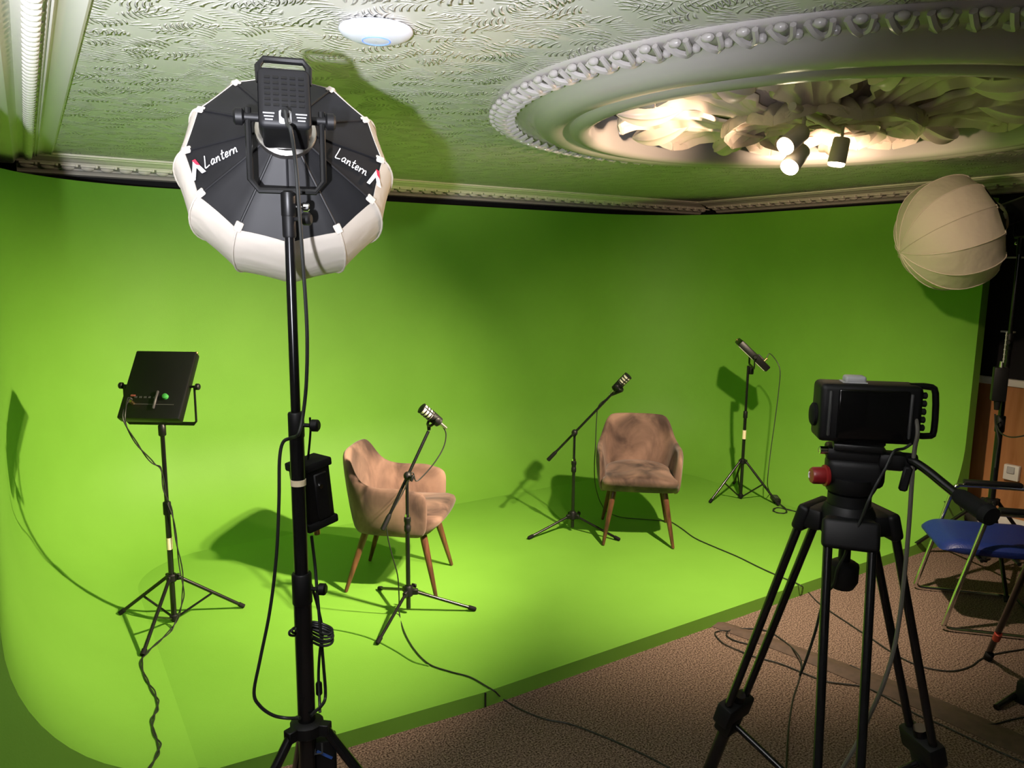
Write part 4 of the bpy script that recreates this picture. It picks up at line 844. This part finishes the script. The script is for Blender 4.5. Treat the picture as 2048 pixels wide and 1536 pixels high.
# fluid head
hz = ZT + 0.03
az = math.radians(38); fw = V(math.cos(az), math.sin(az), 0); rt = V(math.sin(az), -math.cos(az), 0); HR = Matrix((rt, fw, V(0, 0, 1))).transposed()
HC = V(TC.x, TC.y, 0)
def hp(x, y, z): return HC + rt * x + fw * y + V(0, 0, z)
b = MB(); b.rings(hp(0, 0, hz - 0.005), hp(0, 0, 9), [(0, 0.046), (0.030, 0.046), (0.032, 0.040), (0.036, 0.050), (0.05, 0.056), (0.07, 0.056)], 28)
b.box(hp(0.005, 0, hz + 0.078), (0.120, 0.085, 0.065), HR, 0.018, 3); b.box(hp(0.005, 0, hz + 0.118), (0.125, 0.075, 0.03), HR, 0.008, 2)
hd = b.build('fluid_head', M['blackplastic'], t)
b = MB(); b.box(hp(0.005, 0, hz + 0.139), (0.10, 0.11, 0.016), HR, 0.004, 2); b.build('quick_plate', M['black'], hd)
b = MB(); b.rings(hp(-0.052, -0.028, hz + 0.067), hp(-2, -0.7, hz + 0.067), [(0, 0.024), (0.006, 0.024), (0.008, 0.0195), (0.030, 0.019), (0.035, 0.016), (0.036, 0.001)], 28); kn = b.build('drag_knob', M['red'], hd)
kx = hp(-0.052, -0.028, hz + 0.067); kd = (hp(-2, -0.7, hz + 0.067) - kx).normalized(); kf = frame(kd)
b = MB(); b.path([kx + kd * 0.0365 + kf @ V(0.009 * math.cos(q), 0.009 * math.sin(q), 0) for q in [0.8 + 0.25 * j for j in range(8)]], 0.0015, 6, 3); b.build('knob_mark', M['inkwhite'], kn)
b = MB(); b.rings(hp(-0.055, -0.03, hz + 0.125), hp(-2, -0.4, hz + 0.125), [(0, 0.009), (0.016, 0.009), (0.018, 0.006)], 12); b.build('side_lock', M['chrome'], hd)
b = MB(); b.box(hp(0.075, -0.02, hz + 0.112), (0.055, 0.05, 0.038), HR, 0.010, 2); b.rings(hp(0.075, -0.02, hz + 0.112), hp(0.2, -0.02, hz + 0.112), [(0, 0.020), (0.045, 0.020), (0.05, 0.016)], 16); b.build('handle_rosette', M['blackplastic'], hd)
b = MB(); b.box(hp(0.102, -0.045, hz + 0.08), (0.018, 0.012, 0.055), HR @ Matrix.Rotation(0.15, 3, 'Y'), 0.004, 1); b.build('handle_lever', M['blackplastic'], hd)
hpts = [(1.5674, 0.8851, 1.4585), (1.5637, 0.8504, 1.4658), (1.559, 0.8168, 1.4568), (1.5498, 0.7688, 1.4357), (1.537, 0.7263, 1.4197)]
hend = [(1.5417, 0.7398, 1.4247), (1.5128, 0.6588, 1.4066)]
b = MB(); b.path(hpts, 0.0095, 10, 5); ph = b.build('pan_handle', M['blackgloss'], t)
e0 = V(*hend[0]); e1 = V(*hend[1])
b = MB(); b.rings(e0, e1, [(0, 0.013), (0.01, 0.0165), ((e1 - e0).length - 0.02, 0.0185), ((e1 - e0).length - 0.016, 0.021), ((e1 - e0).length, 0.019)], 16); b.build('grip', M['rubber'], ph)
# camera with its big rear screen
CAZ = math.radians(47); ZB = hz + 0.147
CC = V(TC.x, TC.y, ZB) + rt * 0.018
t = thing('video_camera', 'black video camera with large dark rear screen on the tripod', 'camera', CC, CAZ - PI / 2)
b = MB(); b.box((0, 0.0, 0.066), (0.208, 0.085, 0.128), None, 0.012, 3); b.box((0, 0.055, 0.066), (0.13, 0.06, 0.11), None, 0.012, 2); bd = b.build('body', M['blackplastic'], t, local=True)
b = MB(); b.box((0.003, -0.045, 0.066), (0.142, 0.010, 0.108), None, 0.004, 2); sc = b.build('rear_screen', M['screen'], t, local=True)
b = MB(); b.box((0.078, -0.0465, 0.066), (0.007, 0.008, 0.098), None, 0.003, 2); b.build('grip_strip', M['greyedge'], sc, local=True)
b = MB(); b.box((-0.084, -0.0435, 0.066), (0.007, 0.008, 0.100), None, 0.003, 2); b.build('bezel_ridge', M['greyedge'], sc, local=True)
b = MB(); b.rings((0, 0.08, 0.062), (0, 9, 0.062), [(0, 0.036), (0.02, 0.040), (0.06, 0.038), (0.062, 0.043), (0.09, 0.043), (0.092, 0.036), (0.075, 0.030), (0.074, 0.001)], 32); b.build('camera_lens', M['black'], t, local=True)
b = MB(); b.rings((-0.100, 0.0, 0.055), (-9, 0.0, 0.055), [(0, 0.026), (0.010, 0.026), (0.014, 0.020)], 20); b.build('side_cap', M['rubber'], t, local=True)
b = MB(); b.path([(0.085, -0.005, 0.126), (0.122, -0.005, 0.126), (0.137, -0.005, 0.112), (0.141, -0.005, 0.030), (0.130, -0.005, 0.018), (0.095, -0.005, 0.018)], 0.0072, 10, 3); b.build('side_handle', M['blackgloss'], t, local=True)
for k in range(5):
    b = MB(); b.rings((0.100, -0.028, 0.110 - k * 0.0175), (9, -0.028, 0.110 - k * 0.0175), [(0, 0.0065), (0.011, 0.0075), (0.013, 0.005)], 10); b.build('port_plug', M['rubber'], t, local=True)
b = MB(); b.box((-0.028, 0.0, 0.137), (0.044, 0.035, 0.016), None, 0.006, 3); b.box((-0.03, 0.0, 0.129), (0.05, 0.04, 0.006)); b.build('shoe_mount', M['plug'], t, local=True)
b = MB(); b.box((-0.010, 0.0, 0.0), (0.10, 0.06, 0.012), None, 0.003, 1); b.build('base_plate', M['black'], t, local=True)
cable([V(*p) for p in [(1.577, 0.8678, 1.5705), (1.574, 0.8524, 1.5517), (1.5672, 0.8439, 1.5257), (1.5659, 0.8463, 1.4905), (1.5575, 0.841, 1.4271), (1.5498, 0.8341, 1.3304), (1.5413, 0.8288, 1.2327), (1.5319, 0.8252, 1.1338), (1.5198, 0.8265, 1.044), (1.5035, 0.8354, 0.9624), (1.4932, 0.8536, 0.8845), (1.4841, 0.8695, 0.8179), (1.47, 0.893, 0.7408)]], 0.0045, 'thick grey cable hanging from the camera side down past the tripod', 'greycable', name='camera_cable')
cable([V(*p) for p in [(1.5623, 0.853, 1.5027), (1.5476, 0.859, 1.4934), (1.5212, 0.8651, 1.4889), (1.5021, 0.8683, 1.4558), (1.4909, 0.8775, 1.4223), (1.4584, 0.8735, 1.3901), (1.4608, 0.8889, 1.3412), (1.4537, 0.9004, 1.2998), (1.4539, 0.9096, 1.2821)]] + [V(*p) for p in [(1.4644, 0.9211, 1.251), (1.4661, 0.9372, 1.2125), (1.472, 0.9464, 1.1725), (1.4739, 0.9619, 1.1458), (1.4851, 0.9813, 1.099), (1.4964, 1.0004, 1.026), (1.5128, 1.0297, 0.9379), (1.5232, 1.05, 0.8856)]] , 0.0032, 'thin black cable slung from the camera beneath the tripod bowl', name='camera_cable')

# ------------------------------------------------------------------ blue visitor chair
CHZ = math.radians(133.5)
ch = V(4.285, 1.865, 0)
t = thing('visitor_chair', 'blue upholstered chair with chromed sled frame at the right edge of the room', 'chair', ch, CHZ)
for s in (-1, 1):
    y = s * 0.265
    b = MB(); b.path([(-0.27, y, 0.013), (0.10, y, 0.013), (0.235, y, 0.014), (0.262, y, 0.035), (0.255, y, 0.075), (0.165, y, 0.44), (0.118, y, 0.62), (0.095, y, 0.648), (0.06, y, 0.655), (-0.28, y, 0.655)], 0.0125, 10, 4); fr_ = b.build('side_frame', M['chrome'], t, local=True)
    b = MB(); b.box((-0.08, y, 0.676), (0.30, 0.045, 0.022), None, 0.008, 2); b.build('arm_pad', M['blackplastic'], fr_, local=True)
for x, z in ((-0.26, 0.013), (-0.05, 0.40), (0.12, 0.40)):
    b = MB(); b.tube((x, -0.265, z), (x, 0.265, z), 0.010, n=10); b.build('cross_bar', M['black'], t, local=True)
b = MB()
NX, NY = 16, 14; top, bot = [], []
rows = []
for i in range(NX + 1):
    u = i / NX; x = -0.24 + 0.54 * u; hw = 0.235 * (1.0 if u < 0.6 else math.sqrt(max(0.02, 1 - ((u - 0.6) / 0.46) ** 2.6) ) * 0.25 + 0.75)
    row = []
    for j in range(NY + 1):
        v = -1 + 2 * j / NY; y = v * hw
        z = 0.475 - 0.012 * (1 - v * v) * math.sin(PI * min(1, u * 1.1)) - 0.05 * max(0, (u - 0.82) / 0.18) ** 2 - 0.025 * abs(v) ** 8
        row.append((V(x, y, z), V(x, y * 0.97, 0.405 + 0.015 * max(0, (u - 0.8) / 0.2))))
    rows.append([q[0] for q in row] + [q[1] for q in row][::-1])
b.quad_ring(rows); st = b.build('seat', M['blue'], t, local=True, ang=70); subsurf(st, 1)
b = MB(); rows = []
for i in range(13):
    u = i / 12; z = 0.60 + 0.34 * u; hw = 0.225 * (1 - 0.25 * abs(2 * u - 1) ** 4); row = []
    for j in range(13):
        v = -1 + 2 * j / 12; row.append(V(-0.235 - 0.07 * u - 0.035 * (1 - v * v), v * hw, z))
    rows.append(row + [p + V(-0.045, 0, 0) for p in row][::-1])
b.quad_ring(rows); bk = b.build('backrest', M['blue'], t, local=True, ang=70); subsurf(bk, 1)
for s in (-1, 1):
    b = MB(); b.path([(-0.15, s * 0.12, 0.40), (-0.29, s * 0.12, 0.42), (-0.33, s * 0.12, 0.50), (-0.335, s * 0.12, 0.72)], 0.011, 10, 4); b.build('back_post', M['black'], t, local=True)

# ------------------------------------------------------------------ right hand lantern on its stand
LC2 = (4.6128, 2.4003, 2.0807)
AX2 = (V(*(4.449, 2.5339, 1.9979)) - V(*LC2)).normalized()
L2, LR2, LK2 = lantern(LC2, AX2, 0.340, 'studio lamp with large white lantern softbox facing left near the ceiling corner', 'studio lamp', rotoff=math.radians(12), hl=0.26)
F2 = lamp_point(LC2, LR2, (0, -0.245 * LK2 - 0.025 - 0.26 * 0.48, -0.01)) + V(0, 0, -0.158)
B4 = (F2.x, F2.y, 0.0)
light_stand(B4, 'tall black light stand carrying the lantern lamp beside the wood panelled wall', 0.46, None, [100, 220, 340], [(0.10, 0.95, 0.020), (0.92, 1.45, 0.016), (1.42, F2.z - 0.01, 0.012)],
            [(0.90, 1.00, 0.027, 200), (1.40, 1.50, 0.021, 200), (F2.z - 0.10, F2.z - 0.02, 0.016, None)], 0.46, foot_r=0.016, low=0.10)
CX = V(*(4.7983, 2.1305, 1.2075))
t = thing('lamp_controller', 'black lamp controller box hanging on the right hand lantern stand', 'lamp controller', CX)
rr_ = Matrix.Rotation(math.radians(-55), 3, 'Z')
b = MB(); b.box(CX, (0.075, 0.06, 0.20), rr_, 0.006, 2); hb = b.build('housing', M['blackplastic'], t)
b = MB(); b.tube(CX + V(0, 0, 0.10), CX + V(0, 0, 0.135), 0.012, 0.010); b.build('upper_plug', M['steel'], t)
b = MB(); b.tube(CX - V(0, 0, 0.10), CX - V(0, 0, 0.155), 0.020, 0.014); b.build('lower_plug', M['rubber'], t)
b = MB()
for k in range(6): b.ball(CX + V(-0.01, -0.012, 0.15 + k * 0.028), 0.006, n=6)
b.tube(CX + V(-0.01, -0.012, 0.13), CX + V(-0.01, -0.012, 0.31), 0.0035, n=6); b.build('beaded_strap', M['plug'], t)
cable([V(*p) for p in [(4.796, 2.1356, 1.0261), (4.7995, 2.1277, 0.9602), (4.7998, 2.1024, 0.8737), (4.7992, 2.1037, 0.7817), (4.7898, 2.1001, 0.7069)]], 0.005, 'black cable dropping from the controller box on the right hand stand', name='controller_cable')
cable([V(*p) for p in [(4.7924, 2.1191, 0.9626), (4.7665, 2.0787, 0.9247), (4.7387, 2.0168, 0.9162), (4.7152, 1.9433, 0.9394), (4.736, 1.8922, 0.9761)]], 0.004, 'thin black cable drooping right from the controller box', name='controller_cable')
# other gear at the right edge
p0 = V(*(3.8018, 1.604, -0.0)); p1 = V(*(3.3746, 1.3102, 0.6998))
t = thing('light_stand', 'leg of a black stand with red tape, cut off right below the blue chair', 'light stand', p0)
b = MB(); b.tube(p0 + V(0, 0, 0.02), p1, 0.014, n=12); b.build('leg', M['blackgloss'], t)
d = (p1 - p0).normalized()
b = MB(); b.rings(p0, p1, [(0, 0.014), (0.004, 0.020), (0.05, 0.020), (0.055, 0.015)], 12); b.build('rubber_foot', M['rubber'], t)
b = MB(); b.tube(p0 + d * 0.20, p0 + d * 0.255, 0.0165, n=12); b.build('red_tape', M['redtape'], t)
p0 = V(*(3.3754, 1.3684, 0.0)); p1 = V(*(3.7972, 1.3403, 0.06))
t = thing('microphone_stand', 'flat black stand leg cut off by the right edge just above the brown strip', 'stand', p0)
b = MB(); b.tube(p0 + V(0, 0, 0.012), p1, 0.014, n=10); b.build('leg', M['blackgloss'], t)
b = MB(); b.box(V(*(3.54, 1.3277, 0.05)), (0.06, 0.06, 0.10), None, 0.006, 2); b.build('clamp', M['blackplastic'], t)
# sockets and dark shelving against the right wall
SK = V(*(5.8, 2.4294, 0.4517))
t = thing('wall_socket', 'white double socket box on the orange wood panelling', 'socket', SK)
b = MB(); b.box(SK, (0.04, 0.10, 0.11), None, 0.006, 2); b.build('plate', M['white'], t)
b = MB(); b.box(SK + V(-0.024, 0.0, 0.02), (0.012, 0.05, 0.05), None, 0.004, 1); b.build('plug', M['plug'], t)
PB = V(*(5.62, 2.4419, 0.128))
t = thing('paper_stack', 'white papers lying on the floor below the wood panelling', 'papers', (PB.x, PB.y, 0.0))
for k in range(3):
    b = MB(); b.box((5.50 + 0.02 * k, 2.62 - 0.13 * k, 0.012 + 0.012 * k), (0.24, 0.32, 0.012), Matrix.Rotation(0.3 * k, 3, 'Z'), 0.001, 1); b.build('sheet', M['white'], t)
for nm, px in (('upper', (5.8, 2.5893, 1.9613)), ('lower', (5.8, 2.5742, 1.4417))):
    p = V(*px)
    b = MB(); b.box((5.838, p.y, p.z), (0.024, 0.19 if nm == 'upper' else 0.09, 0.012)); b.build('trim_7' if nm == 'upper' else 'trim_8', M['white'], smooth=False)['kind'] = 'structure'
